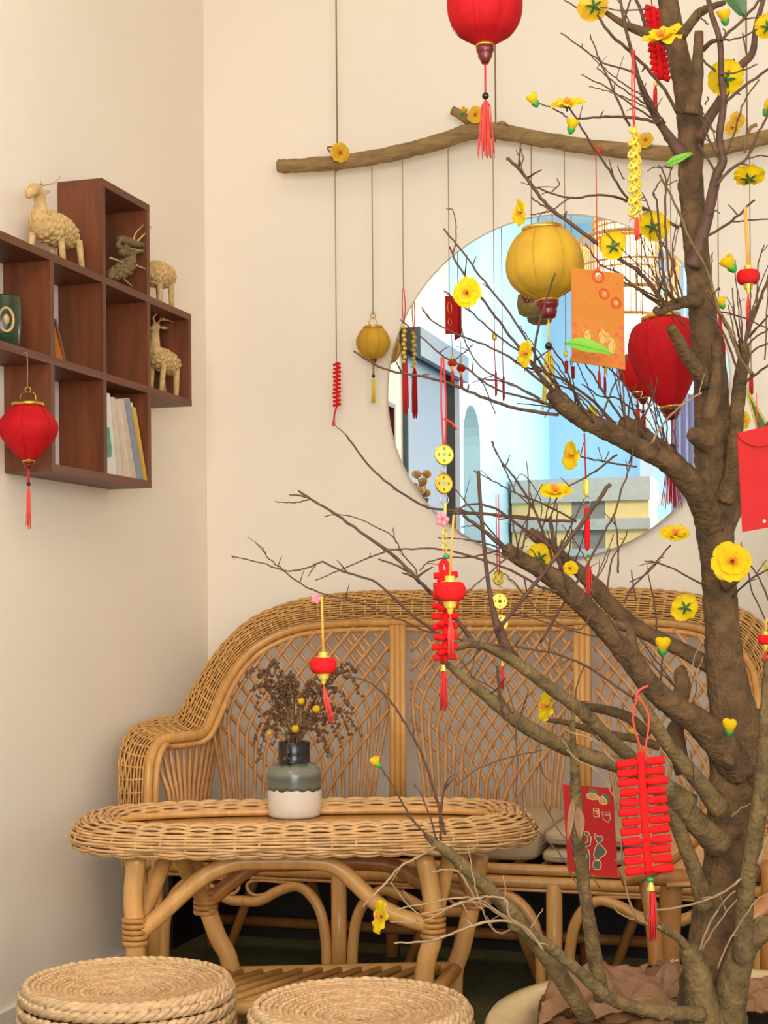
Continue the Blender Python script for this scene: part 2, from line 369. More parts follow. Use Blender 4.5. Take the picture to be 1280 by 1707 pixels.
# books
BK = [((668, 585), (690, 588), (735, 1093), (672, 1085), 'bookw', 'white paperback with green print, leftmost in the bottom shelf cell'),
      ((693, 612), (721, 612), (774, 1101), (738, 1094), 'bookc', 'cream paperback second from left in the bottom shelf cell'),
      ((725, 628), (754, 630), (814, 1110), (778, 1103), 'bookc', 'cream paperback third from left, between two other pale books'),
      ((757, 625), (779, 627), (857, 1116), (818, 1110), 'bookb', 'mottled beige book leaning beside the slate blue one'),
      ((782, 622), (814, 618), (899, 1120), (861, 1116), 'bookg', 'slate blue book leaning among the pale paperbacks'),
      ((817, 645), (831, 645), (914, 1124), (903, 1121), 'bookw', 'thin white book between the slate and the yellow book'),
      ((834, 672), (852, 675), (925, 1128), (917, 1125), 'booky', 'thin yellow topped book at the right end of the row')]
for k, (tl, tr, br, bl, m, lab) in enumerate(BK):
    q = [onX(c[0] / 3.765, 500 + c[1] / 3.765, XF - .004 - .004 * (k % 3)) for c in (tl, tr, br, bl)]
    q[2].z = q[3].z = z3 + .0006
    dx = Vector((-.108 + .004 * (k % 3), 0, 0)); c = (q[2] + q[3]) / 2
    r_ = root('book', lab, 'book', c, 'books in the bottom shelf cell')
    part('cover', MB().prism(q, dx), M[m], r_, False)
    mid = [p.lerp(c2, .06) for p, c2 in zip(q, (q[1], q[0], q[3], q[2]))]
    part('page_block', MB().prism([p + Vector((-.004, 0, .0012)) for p in mid], dx * .96), M['pages'], r_, False)
    if k == 0:
        g = [onX(a / 3.765, 500 + b_ / 3.765, XF - .0036) for a, b_ in ((672, 800), (686, 800), (700, 930), (698, 985), (672, 990))]
        part('cover_print', MB().prism(g, (.0006, 0, 0)), M['bookgr'], r_, False)
# leaning brown book
q = [onX(c[0], c[1], XF - .02) for c in ((91, 532), (94, 531), (112, 601), (108, 603))]
q[2].z = q[3].z = z2 + .0006
r_ = root('book', 'orange tan notebook leaning on the shelf upright, middle row', 'book', q[3])
part('cover', MB().prism(q, (-.08, 0, 0)), M['shelf'], r_, False)
q2 = [q[0] + Vector((0, -.001, -.012)), q[3] + Vector((0, -.0015, 0)), q[3] + Vector((0, -.045, 0))]
part('page_block', MB().prism([p + Vector((-.001, 0, 0)) for p in q2], (-.07, 0, 0)), M['orange'], r_, False)
# green cup with emblem
cc = onX(2, 560, (XF + XW) / 2 + .012); cc.z = z2 + .0005
r_ = root('cup', 'dark green pot with a pale ring emblem at the left end of the shelf', 'pot', cc)
part('cup_body', MB().lathe([(.038, 0), (.043, .004), (.046, .05), (.047, .115), (.045, .117), (.041, .112), (.039, .01)], cc, 28), M['cup'], r_)
fd = (Vector((0, 0, cc.z)) - cc); fd.z = 0; fd.normalize(); sd = Vector((-fd.y, fd.x, 0))
ang = .25; fd2 = (fd * math.cos(ang) + sd * math.sin(ang) * (1 if sd.dot(RGT) > 0 else -1)).normalized(); sd2 = fd2.cross(UP)
ctr = cc + fd2 * .0475 + Vector((0, 0, .058))
part('emblem', MB().tube([ctr + (sd2 * .017 * math.cos(a) + UP * .027 * math.sin(a)) + fd2 * -.0034 * abs(math.cos(a)) for a in [2 * PI * i / 24 for i in range(24)]], .0035, 6, closed=True)
     .ell(ctr + fd2 * -.001, (.008, .008, .013)), M['straw'], r_)
# ================================================================ straw animals
def lump_body(pts, n=20, amp=.26, f1=7, f2=1.7):
    # (Vector, r) spine -> bumpy tube mesh
    vs = spl([p[0] for p in pts], 5); k = len(vs); rs = []
    for i in range(k):
        t = i / 5; a = int(min(t, len(pts) - 2)); fr = min(1, t - a); rs.append(pts[a][1] * (1 - fr) + pts[min(a + 1, len(pts) - 1)][1] * fr)
    mb = MB(); mb.tube(vs, rs, n)
    for i in range(k):
        for j in range(n):
            q = Vector(mb.v[i * n + j]); c = vs[i]
            s = 1 + amp * 1.0 * abs(math.sin(i * .9 + (j % 2) * 1.6)) * abs(math.sin(j * PI * 2 * f1 / n / 2 + i * f2)) - amp * .4
            mb.v[i * n + j] = tuple(c + (q - c) * s)
    return mb
def deer(label, X, zb, body, legs, extras, ears, m, hornr=1.5, nose=None):
    s0 = depth(onX(body[0][0], body[0][1], X)) / F
    pts = [(onX(a, b_, X), r * s0) for a, b_, r in body]
    ctr = sum((p[0] for p in pts[:3]), Vector()) / 3; 
    rt = root('straw_deer', label, 'figurine', (ctr.x, ctr.y, zb), 'straw animal figures on the shelf')
    bm_ = lump_body(pts, amp=.02); lm = lumps(pts, 12.0 * s0); bm_.add(lm.v, lm.f); part('body', bm_, m, rt)
    for k, (xa, ya, xb, r, off) in enumerate(legs):
        a = onX(xa, ya, X) + Vector((off, 0, 0)); e = onX(xb, ya + 40, X) + Vector((off, 0, 0)); e.z = zb + .0008
        mdl = a.lerp(e, .5)
        part('leg', MB().tube([a, mdl, e], [r * s0 * 1.15, r * s0, r * s0 * .9], 8), m, rt)
    for ex in extras:
        dx = ex[0]; pl = spl([onX(a, b_, X) + Vector((dx * i / max(1, len(ex[1]) - 1), 0, 0)) for i, (a, b_) in enumerate(ex[1])], 4)
        part('horn', MB().tube(pl, [hornr * s0 * (1.2 - .8 * i / (len(pl) - 1)) for i in range(len(pl))], 6), m, rt)
    for (a, b_) in ears:
        A = onX(a[0], a[1], X); B = onX(b_[0], b_[1], X)
        part('ear', MB().tube([A, A.lerp(B, .5), B], [.6 * s0, 3.2 * s0, .5 * s0], 6), m, rt)
    return rt
XM = (XF + XW) / 2
def lumps(pts, rmin, seed=1):
    rs = random.Random(seed); vs = spl([p[0] for p in pts], 5); b = MB(); acc = 0; last = None; row = 0
    for i, v in enumerate(vs):
        t = i / 5; a = int(min(t, len(pts) - 2)); f = min(1, t - a); r = pts[a][1] * (1 - f) + pts[min(a + 1, len(pts) - 1)][1] * f
        if last is not None: acc += (v - last).length
        last = v
        if r < rmin or (row and acc < .0125): continue
        acc = 0; row += 1
        d_ = (vs[min(i + 1, len(vs) - 1)] - vs[max(i - 1, 0)]).normalized(); u = d_.orthogonal().normalized(); w_ = d_.cross(u); n = max(6, int(2 * PI * r / .0165))
        for k in range(n):
            an = 2 * PI * (k + .5 * (row % 2)) / n; nn = u * math.cos(an) + w_ * math.sin(an); tg = d_.cross(nn)
            ax = (d_ * .75 + tg * .66 * (1 if row % 2 else -1)).normalized(); bz = ax.cross(nn); Mx = Matrix((ax, bz, nn)).transposed()
            b.ell(v + nn * r * .93, (.0105 * rs.uniform(.9, 1.1), .0075, .0052), Mx, 7, 5)
    return b
deer('straw deer with curled horns standing on top left of the shelf, facing left', XM + .005, z1,
     [(121, 404, 9), (113, 394, 20), (98, 385, 26), (82, 379, 27), (70, 372, 22), (68, 355, 13), (67, 338, 9.5), (64, 322, 10), (57, 316, 10), (50, 322, 8), (46, 328, 4)],
     [(65, 388, 61, 5, -.018), (86, 395, 90, 5.5, .026), (98, 400, 98, 5, -.018), (116, 402, 122, 5.5, .026)],
     [(.0, [(64, 314), (75, 308), (84, 307), (92, 303), (101, 295)]), (-.02, [(63, 314), (70, 306), (78, 307), (80, 300)])], [((72, 322), (84, 318))], M['straw'])
deer('straw deer half hidden behind the tall cell, on the right shelf top', XM, z1,
     [(281, 470, 8), (276, 462, 18), (264, 458, 22), (253, 456, 20), (243, 450, 15), (240, 436, 9), (238, 420, 7), (234, 412, 7), (227, 417, 4)],
     [(252, 468, 253, 4.5, -.015), (255, 465, 256, 4.5, .02), (274, 470, 276, 5, .02), (272, 470, 273, 4.5, -.015)], [(.0, [(236, 410), (240, 402), (238, 394)])], [], M['straw'])
deer('straw deer with antlers and raised head inside the right end cell', XM + .008, z2,
     [(292, 618, 8), (285, 609, 17), (274, 602, 19), (263, 596, 17), (257, 585, 12), (258, 568, 8), (258, 552, 7), (260, 543, 7), (257, 546, 5), (252, 548, 3)],
     [(262, 608, 258, 4.5, .02), (264, 606, 262, 4.5, -.02), (284, 616, 283, 5, .02), (288, 616, 287, 4.5, -.02)],
     [(.01, [(258, 540), (254, 530), (259, 523), (268, 521)]), (-.01, [(262, 540), (269, 533), (272, 525), (274, 518)]), (.01, [(269, 533), (277, 534), (285, 538)]), (.0, [(272, 532), (277, 528)])],
     [((264, 545), (283, 548))], M['straw'])
XD = XF - .012
s_ = onX(215, 430, XD); s0 = depth(s_) / F
rt = root('horned_dragon', 'bronze dragon figure with open jaws and whiskers inside the top shelf cell', 'figurine', (XM, s_.y, z1), 'straw animal figures on the shelf')
def xs(l, dx=0): return [onX(a, b_, XD) + Vector((min(dx, .006), 0, 0)) for a, b_ in l]
bd = [(182, 466, 5), (190, 461, 9), (200, 456, 12), (210, 449, 13), (215, 438, 11), (214, 425, 9), (206, 417, 8), (201, 423, 5)]
pp = [(onX(a, b_, XD), r * s0) for a, b_, r in bd]
lo = min(p.z - r for p, r in pp); pp = [(p + Vector((0, 0, max(0, z1 + .001 - lo) * (.0 if i > 4 else 1))), r) for i, (p, r) in enumerate(pp)]
bm_ = lump_body(pp, amp=.05); lm = lumps(pp, 8 * s0, 4); bm_.add(lm.v, lm.f); part('body', bm_, M['strawd'], rt)
part('upper_jaw', lump_body([(onX(a, b_, XD), r * s0) for a, b_, r in [(198, 399, 5), (206, 400, 7), (218, 404, 7), (230, 407, 5.5), (243, 409, 3)]], n=10), M['strawd'], rt)
part('lower_jaw', lump_body([(onX(a, b_, XD), r * s0) for a, b_, r in [(212, 424, 7), (222, 421, 5), (232, 419, 4), (238, 417, 2.5)]], n=10), M['strawd'], rt)
part('nape', MB().tube(xs([(200, 399), (196, 408), (205, 416)]), [4 * s0, 5 * s0, 6 * s0], 8), M['strawd'], rt)
for l in ([(226, 402), (237, 391), (249, 378)], [(220, 402), (222, 390), (236, 375)], [(202, 419), (210, 415), (222, 416), (236, 420)], [(180, 430), (192, 434), (204, 440)], [(222, 442), (232, 446), (243, 450)], [(200, 462), (206, 468), (217, 477)]):
    q = spl(xs(l, .012), 4)
    for v in q: v.z = max(v.z, z1 + .003)
    part('whisker', MB().tube(q, [1.6 * s0 * (1.2 - .7 * i / (len(q) - 1)) for i in range(len(q))], 6), M['straw'], rt)
# ================================================================ dried flowers by the door (in the mirror)
vp = onX(706, 835, WX + .16); vp = mir(vp); 
rt = root('dried_flower_vase', 'dark vase of dry golden flower heads reflected near the blue door', 'vase', vp + Vector((0, 0, -.16)))
part('vase_body', MB().lathe([(.03, -.16), (.045, -.12), (.045, -.05), (.02, -.01), (.024, .01), (.018, .008), (.015, -.03)], vp, 20), M['dark'], rt)
for k in range(9):
    e = vp + Vector((U(-.05, .06), U(-.07, .07), U(.03, .12)))
    s_ = part('stem', MB().tube([vp, vp.lerp(e, .6) + Vector((0, 0, .01)), e], .002, 5), M['dstem'], rt)
    part('flower_head', MB().lathe([(.004, -.018), (.02, -.008), (.024, .004), (.016, .016), (.004, .018)], e, 12, lobes=6, lob=.2), M['straw'], s_)
pl = root('wall_bracket', 'small dark bracket shelf under the reflected dry flowers', 'shelf', (WX, vp.y, vp.z - .18))
part('bracket_board', MB().bb((WX, vp.y - .1, vp.z - .18), (WX + .26, vp.y + .1, vp.z - .1605)), M['dark'], pl, False)
part('bracket_arm', MB().prism([(WX, vp.y - .01, vp.z - .18), (WX + .2, vp.y - .01, vp.z - .18), (WX, vp.y - .01, vp.z - .32)], (0, .02, 0)), M['dark'], pl, False)
# ================================================================ sofa
def interp(x, pts):
    if x <= pts[0][0]: return pts[0][1]
    for (a, b_), (c, d_) in zip(pts, pts[1:]):
        if x <= c: return b_ + (d_ - b_) * (x - a) / max(1e-9, c - a)
    return pts[-1][1]
SH = .10
O_ = [(818, 987, 4.30), (700, 988, 4.30), (590, 990, 4.30), (500, 1002, 4.29), (430, 1027, 4.26), (385, 1062, 4.22), (348, 1108, 4.16), (322, 1150, 4.10), (298, 1190, 4.02), (262, 1199, 3.92), (225, 1212, 3.82), (206, 1245, 3.76), (203, 1300, 3.74), (205, 1360, 3.74), (210, 1445, 3.74)]
I_ = [(818, 1036, 4.27), (700, 1036, 4.27), (590, 1037, 4.27), (500, 1046, 4.26), (438, 1072, 4.23), (402, 1106, 4.19), (376, 1148, 4.12), (360, 1188, 4.05), (343, 1220, 3.97), (310, 1228, 3.88), (273, 1234, 3.80), (256, 1262, 3.74), (251, 1300, 3.72), (250, 1360, 3.72), (250, 1445, 3.72)]
SX = onY(818, 1100, 4.27 + SH).x
def mx(v): return Vector((2 * SX - v.x, v.y, v.z))
O_ = [(a, b_, c + SH) for a, b_, c in O_]; I_ = [(a, b_, c + SH) for a, b_, c in I_]
Ow = [onY(*p) for p in O_]; Iw = [onY(*p) for p in I_]
def full(c): # left half from centre -> full curve right..left
    return [mx(p) for p in reversed(c[1:])] + c
K = 8
OF = spl(full(Ow), K); IF = spl(full(Iw), K); NS = len(OF)
sofa = root('rattan_sofa', 'three seat honey rattan sofa with woven arched rim under the round mirror', 'sofa', (SX, 3.95, 0))
PROF = [(0.0, .0), (.06, .022), (.2, .042), (.4, .052), (.6, .052), (.8, .042), (.93, .02), (1.0, -.012), (1.02, -.045), (.99, -.075)]
def rim(i, t, lift=0.0):
    # t in 0..1 along PROF
    u = t * (len(PROF) - 1); k = min(int(u), len(PROF) - 2); f = u - k
    a = PROF[k][0] * (1 - f) + PROF[k + 1][0] * f; bl = PROF[k][1] * (1 - f) + PROF[k + 1][1] * f
    ii = min(int(i), NS - 2); g = i - ii
    o = OF[ii].lerp(OF[ii + 1], g); n_ = IF[ii].lerp(IF[ii + 1], g)
    c = n_.lerp(o, .5); base = n_.lerp(o, a) + Vector((0, -bl, 0))
    if lift:
        d = base - (c + Vector((0, .03, 0)));
        if d.length > 1e-6: base = base + d.normalized() * lift
    return base
b = MB(); b.grid([[rim(i, t / 14, -.004) for t in range(15)] for i in range(NS)]); part('rim_core', b, M['core'], sofa)
# arc length param
L_ = [0.0]
for i in range(1, NS): L_.append(L_[-1] + (OF[i].lerp(IF[i], .5) - OF[i - 1].lerp(IF[i - 1], .5)).length)
TL = L_[-1]
def at_len(l):
    for i in range(1, NS):
        if L_[i] >= l: return i - 1 + (l - L_[i - 1]) / max(1e-9, L_[i] - L_[i - 1])
    return NS - 1
SP = .036; nst = int(TL / SP)
bs = MB(); bw = MB()
for k in range(nst + 1):
    i = at_len(min(TL - 1e-4, k * SP)); bs.tube([rim(i, t / 12, .0005) for t in range(13)], .0035, 5)
ROWS = 23
steps = [at_len(min(TL - 1e-4, TL * q / (nst * 4))) for q in range(nst * 4 + 1)]
for r_ in range(ROWS):
    t = (r_ + .6) / (ROWS + .3)
    bw.tube([rim(i, t, .0030 + .0038 * math.sin(PI * q / 4 + r_ * PI)) for q, i in enumerate(steps)], .0028, 4)
part('rim_stakes', bs, M['wick2'], sofa, kind='stuff'); part('woven_rim', bw, M['wick2'], sofa, kind='stuff')
# inner poles along the rim
part('arch_pole', MB().tube([p + Vector((0, -.016, 0)) for p in IF], .0145, 8), M['rattan'], sofa)
CEN = Vector((SX, 0, .72))
def inward(i, d):
    t = (IF[min(i + 1, NS - 1)] - IF[max(i - 1, 0)]).normalized(); nrm = Vector((t.z, 0, -t.x))
    if nrm.length < 1e-6: return IF[i]
    nrm.normalize(); c = Vector((SX, 0, .6)) - IF[i]; c.y = 0
    if nrm.dot(c) < 0: nrm = -nrm
    return IF[i] + nrm * d
INN = [inward(i, .022) for i in range(NS)]
part('arch_pole', MB().tube([p + Vector((0, -.012, 0)) for p in INN], .0085, 8), M['rattan'], sofa)
# posts
for (pa) in (665, 972):
    x = onY(pa, 1200, 4.25 + SH).x
    for dx in (-.016, .0, .016):
        part('back_post', MB().tube([(x + dx, 4.232 + SH, .38), (x + dx, 4.242 + SH, onY(pa, 1042, 4.25 + SH).z)], .0095, 8), M['rattan'], sofa)
# lattice canes, traced in the frame of the sofa back
IY = sorted([(p[0], p[1]) for p in I_[:9]]); IYD = sorted([(p[0], p[2]) for p in I_])
def ytop(px): return interp(px, IY)
def yd(px): return interp(px, IYD)
def cane(pxs, dy, r=.0062, both=False):
    pts = [onY(x, y, yd(x) + dy) for x, y in pxs]
    if len(pts) < 3: return
    part('cane', MB().tube(pts, r, 6), M['cane'], sofa)
    if both: part('cane', MB().tube([mx(p) for p in pts], r, 6), M['cane'], sofa)
def panel(xl, xr, both):
    xm = (xl + xr) / 2; wd = (xr - xl) / 2; q_ = wd / 137.0
    for fam, dy in ((1, -.014), (-1, -.002)):
        def X(u): return xm + fam * u     # u from -wd..wd in the family's own frame
        def up(u0, ky, s):
            y = ky; out = []
            while True:
                d_ = ky - y; u = u0 + (d_ - s * (1 - math.exp(-d_ / s)) if s else d_) / 1.22
                x = X(u)
                if x < xl + 1 or x > xr - 1 or y < 1030: break
                if y > ytop(x) + 4: out.append((x, y))
                y -= 8
            return out
        for j in range(13):
            ku = -wd + 6 + 13.5 * q_ * j; ky = 1168 + 16.5 * j
            bu = -wd + (26 + 8.4 * j if j < 9 else 108 + 9 * (j - 9)) * q_
            pts = []
            for q in range(10, 0, -1):
                y = ky + (1432 - ky) * q / 10; f = min(1, (y - ky) / 170)
                x = X(ku + (bu - ku) * (f * f * (3 - 2 * f)))
                if xl - 1 < x < xr + 1 and y > ytop(x) + 3: pts.append((x, y))
            pts += up(ku, ky, 42)
            if len(pts) > 3: cane(pts, dy, .0056, both)
        for k in range(6):
            pts = up(-wd + 3, 1150 - 32 * k, 0)
            if len(pts) > 3: cane(pts, dy, .0056, both)
panel(344, 652, True); panel(682, 958, False)
# arm fans (inner arm face)
for k in range(11):
    t = k / 10; xb = 262 + 92 * t; xt = 258 + 118 * t
    yt = interp(xt, [(250, 1262), (262, 1246), (275, 1238), (310, 1232), (343, 1224), (360, 1190), (380, 1150)]) + 3
    d0 = interp(xt, [(250, 3.74), (275, 3.82), (310, 3.90), (343, 3.99), (376, 4.12)]) + SH
    xm_ = xb + (300 + 40 * t - xb) * .55
    pts = [onY(xt, yt, d0), onY((xt * .5 + xm_ * .5), (yt + 1330) / 2, d0 - .0), onY(xm_, 1335, d0), onY(xm_, 1430, d0)]
    pts = spl(pts, 4)
    part('cane', MB().tube(pts, .0066, 6), M['cane'], sofa); part('cane', MB().tube([mx(p) for p in pts], .0066, 6), M['cane'], sofa)
# seat rails + legs
XL = onY(226, 1440, 3.74 + SH).x; XR = 2 * SX - XL; YF = 3.72 + SH; YK = 4.24 + SH
for z, r in ((.349, .0140), (.318, .0155)):
    part('seat_rail', MB().tube([(XL + .01, YF, z), (XR - .01, YF, z)], r, 10), M['rattan'], sofa)
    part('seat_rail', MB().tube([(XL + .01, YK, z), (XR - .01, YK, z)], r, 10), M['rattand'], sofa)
    for x in (XL + .01, XR - .01): part('seat_rail', MB().tube([(x, YF, z), (x, YK, z)], r, 10), M['rattan'], sofa)
part('seat_rail', MB().tube([(XL, YF - .006, .2985), (XR, YF - .006, .2985)], .0045, 6), M['cane'], sofa)
for k in range(24):
    x = XL + .05 + k * (XR - XL - .1) / 23
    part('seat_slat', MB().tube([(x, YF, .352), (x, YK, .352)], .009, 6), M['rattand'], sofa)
part('added_dark_backing', MB().bb((XL + .02, YK - .015, .03), (XR - .02, YK + .005, .33)), M['dark'], sofa, False)  # dark sheet added to give the blackness below the seat
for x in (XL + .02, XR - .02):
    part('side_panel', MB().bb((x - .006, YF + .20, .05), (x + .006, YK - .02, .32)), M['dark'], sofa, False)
part('bottom_rail', MB().tube([(XL + .02, YK - .08, .09), (XR - .02, YK - .08, .09)], .016, 8), M['rattand'], sofa)
xs_ = [onY(p, 1500, YF).x for p in (565, 900)]
dv = [XL + .03, xs_[0], xs_[1]]; dv = [XL + .025, SX - (xs_[1] - SX if False else SX - xs_[0]), 2 * SX - xs_[0], XR - .025]
for i, x in enumerate(dv):
    if i in (0, 3):
        for dx in (0, .042 if i == 0 else -.042): part('leg', MB().tube([(x + dx, YF, 0.001), (x + dx, YF, .34)], .021, 10), M['rattan'], sofa)
    else: part('leg', MB().tube([(x, YF, 0.001), (x, YF, .315)], .0205, 10), M['rattan'], sofa)
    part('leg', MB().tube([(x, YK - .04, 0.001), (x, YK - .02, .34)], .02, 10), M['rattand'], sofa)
for i in range(3):
    a, c = dv[i] + (.068 if i == 0 else .036), dv[i + 1] - (.068 if i == 2 else .036); m_ = (a + c) / 2
    for s in (1, -1):
        e = a if s == 1 else c; d_ = (m_ - e)
        p = spl([(e, YF, .002), (e, YF, .13), (e + d_ * .08, YF, .225), (e + d_ * .3, YF, .278), (e + d_ * .55, YF, .268), (e + d_ * .8, YF, .238), (e + d_, YF, .235)], 5)
        part('arch_brace', MB().tube(p, .0145, 8), M['rattan'], sofa)
        q = spl([(e + d_ * .35, YF - .004, .289), (e + d_ * .8, YF - .004, .292), (e + d_ * .94, YF - .004, .282), (e + d_ * .93, YF - .004, .262), (e + d_ * .82, YF - .004, .252), (e + d_ * .6, YF - .004, .268), (e + d_ * .4, YF - .004, .287)], 5)
        part('scroll', MB().tube(q, .0048, 6), M['cane'], sofa)
    # diagonal back legs seen in the dark
    for s in (1, -1):
        e = a if s == 1 else c; d_ = (m_ - e)
        part('brace', MB().tube([(e + d_ * .25, YK - .24, .012), (e + d_ * .75, YK - .22, .31)], .014, 7), M['rattand'], sofa)
# cushions
def cushion(xa, xb, ya, yb, za, zb, label, seed, amp=.006):
    random.seed(seed); ph = [U(0, 6) for _ in range(6)]
    ctr = Vector(((xa + xb) / 2, (ya + yb) / 2, za)); n, m_ = 18, 14; H = zb - za; ex = .28
    cu = root('seat_cushion', label, 'cushion', ctr, 'sofa seat cushions')
    def sq(v, e=.22): return math.copysign(abs(v) ** e, v)
    b = MB(); rows = []
    for i in range(m_ + 1):
        ph_ = -PI / 2 + PI * i / m_; row = []
        for j in range(48):
            th = 2 * PI * j / 48
            x = sq(math.cos(ph_), .16) * sq(math.cos(th), .10) * (xb - xa) / 2; y = sq(math.cos(ph_), .16) * sq(math.sin(th), .10) * (yb - ya) / 2
            z = sq(math.sin(ph_), .45) * H / 2
            z += amp * math.sin(x * 17 + ph[0]) * math.sin(y * 13 + ph[1]) * (1 if z > 0 else 0)
            y += amp * math.sin(x * 25 + z * 60 + ph[2]) * .8
            row.append(Vector((ctr.x + x, ctr.y + y, ctr.z + H / 2 + z)))
        rows.append(row + [row[0]])
    b.grid(rows); part('cushion_body', b, M['cush'], cu)
    y_ = ya - .001
    per = []
    for j in range(96):
        th = 2 * PI * j / 96; x = sq(math.cos(th), .14) * (xb - xa) / 2; y = sq(math.sin(th), .14) * (yb - ya) / 2
        per.append(Vector((ctr.x + x, ctr.y + y + amp * math.sin(x * 25 + ph[2]) * .8, ctr.z + H * .5)))
    part('piping', MB().tube(per, .0032, 6, closed=True), M['cush'], cu)
    random.seed(int(seed) + 50)
xc1 = onY(545, 1400, YF).x; xc2 = onY(900, 1400, YF).x
for i, (xa, xb, za, zb, lab) in enumerate(((XL + .05, xc1, .366, .444, 'taupe seat cushion at the left end of the sofa behind the table'), (xc1, xc2, .366, .445, 'taupe seat cushion in the middle of the sofa, right of the table rim'),
        (xc2, XR - .05, .366, .402, 'lower of two stacked taupe seat pads behind the red envelope'), (xc2 + .004, XR - .05, .4075, .446, 'upper of two stacked taupe seat pads behind the red envelope'))):
    cushion(xa + .003, xb - .003, YF - .014 + .012 * (i == 3), YK - .04, za, zb, lab, i + 3, .006 if i < 2 else .0025)
# ================================================================ table
TD = 3.5; tc = P(509, 1378, TD); TZ = .538; TR = math.radians(-4)
tdir = (RGT * math.cos(TR) + Vector((FWD.x, FWD.y, 0)).normalized() * -math.sin(TR)).normalized(); tdir.z = 0; tdir.normalize()
tnor = Vector((-tdir.y, tdir.x, 0))       # away from camera
def T(a, c, z): return Vector((tc.x, tc.y, 0)) + tdir * a + tnor * c + Vector((0, 0, z))
table = root('wicker_table', 'oval wicker coffee table with thick woven rim in front of the sofa', 'table', (tc.x, tc.y, 0))
HA, HB = .472, .222      # rim centreline half sizes
def cl(s): # superellipse-ish rounded rectangle with parameter angle
    a = 2 * PI * s; c, d_ = math.cos(a), math.sin(a); e = 2 / 3.0
    return math.copysign(abs(c) ** e, c) * HA, math.copysign(abs(d_) ** e, d_) * HB
NP = 720; raw = [cl(i / NP) for i in range(NP)]
ln = [0]
for i in range(NP): ln.append(ln[-1] + math.dist(raw[i], raw[(i + 1) % NP]))
PER = ln[-1]
def cpos(l):
    l %= PER; lo, hi = 0, NP
    while hi - lo > 1:
        m_ = (lo + hi) // 2
        if ln[m_] <= l: lo = m_
        else: hi = m_
    f = (l - ln[lo]) / max(1e-9, ln[lo + 1] - ln[lo]); p, q = raw[lo % NP], raw[(lo + 1) % NP]
    a, c = p[0] + (q[0] - p[0]) * f, p[1] + (q[1] - p[1]) * f
    p2 = raw[(lo - 6) % NP]; q2 = raw[(lo + 7) % NP]; tx, ty = q2[0] - p2[0], q2[1] - p2[1]; h = math.hypot(tx, ty); return a, c, ty / h, -tx / h
TP = [(-.037, -.022), (-.038, -.008), (-.031, .002), (-.014, .005), (.006, .003), (.023, -.003), (.036, -.014), (.043, -.028), (.041, -.041), (.030, -.049), (.015, -.051)]
def trim_(l, t, lift=0):
    u = t * (len(TP) - 1); k = min(int(u), len(TP) - 2); f = u - k
    o = TP[k][0] * (1 - f) + TP[k + 1][0] * f; z = TP[k][1] * (1 - f) + TP[k + 1][1] * f
    dx, dz = o - .0, z + .024; h = math.hypot(dx, dz) or 1
    o += dx / h * lift; z += dz / h * lift
    a, c, nx, ny = cpos(l); return T(a + nx * o, c + ny * o, TZ + z)
nst = 48; SPL = PER / nst
rows = [[trim_(PER * i / 160, t / 14, -.004) for t in range(15)] for i in range(161)]
part('rim_core', MB().grid(rows), M['core'], table)
bs = MB(); bw = MB()
for k in range(nst): bs.tube([trim_(k * SPL, t / 12, .0005) for t in range(13)], .0036, 5)
for r_ in range(25):
    t = (r_ + .4) / 24.8
    tw = 16 <= r_ <= 19
    bw.tube([trim_(PER * q / (nst * 4), t, .0030 + .0044 * math.sin(PI * q / 4 * (.5 if tw else 1) + r_ * PI * (.66 if tw else 1))) for q in range(nst * 4)], .0034, 5, closed=True)
part('rim_stakes', bs, M['wick'], table, kind='stuff'); part('woven_rim', bw, M['wick'], table, kind='stuff')
per = [T(cpos(PER * i / 80)[0] - cpos(PER * i / 80)[2] * .042, cpos(PER * i / 80)[1] - cpos(PER * i / 80)[3] * .042, TZ - .014) for i in range(80)]
part('inner_hoop', MB().tube(per, .009, 6, closed=True), M['rattan'], table)
top = [T(cpos(PER * i / 80)[0] - cpos(PER * i / 80)[2] * .039, cpos(PER * i / 80)[1] - cpos(PER * i / 80)[3] * .039, TZ - .030) for i in range(80)]
part('glass_top', MB().prism(top, (0, 0, .006)), M['glass'], table, False)
under = [T(cpos(PER * i / 80)[0] * .96, cpos(PER * i / 80)[1] * .94, TZ - .05) for i in range(80)]
part('under_frame', MB().tube(under, .012, 8, closed=True), M['rattan'], table)
part('rattan_board', MB().prism([T(cpos(PER * i / 80)[0] * .9, cpos(PER * i / 80)[1] * .84, TZ - .044) for i in range(80)], (0, 0, .012)), M['cane'], table, False)
# legs: outline traced on the table's front and back planes
def tp(px, py, c): # pixel to plane at tnor offset c
    o = Vector((tc.x, tc.y, 0)) + tnor * c; r = ray(px, py); t = (o - CAM).dot(tnor) / r.dot(tnor); return CAM + r * t
cf, cb = -.16, .16
def binding(p, q, r, parent):
    d_ = (q - p); m_ = p.lerp(q, .5); n_ = 5
    b = MB()
    for i in range(n_):
        c = p.lerp(q, (i + .5) / n_); t = d_.normalized(); u = t.orthogonal().normalized(); w_ = t.cross(u)
        b.tube([c + (u * math.cos(a) + w_ * math.sin(a)) * r for a in [2 * PI * k / 14 for k in range(14)]], d_.length / n_ * .55, 5, closed=True)
    part('binding', b, M['binding'], parent)
FLL = [tp(228, 1425, cf), tp(222, 1500, cf), tp(226, 1560, cf)]; FLL.append(Vector((FLL[-1].x, FLL[-1].y - .0, .001)))
FRL = [tp(706, 1425, cf), tp(721, 1500, cf), tp(722, 1560, cf), tp(708, 1620, cf)]; FRL.append(FRL[-1] + Vector((-.012, 0, -FRL[-1].z + .001)))
BLL = [tp(322, 1430, cb), tp(338, 1490, cb), tp(362, 1560, cb), tp(384, 1610, cb)]; BLL.append(Vector((BLL[-1].x + .004, BLL[-1].y, .001)))
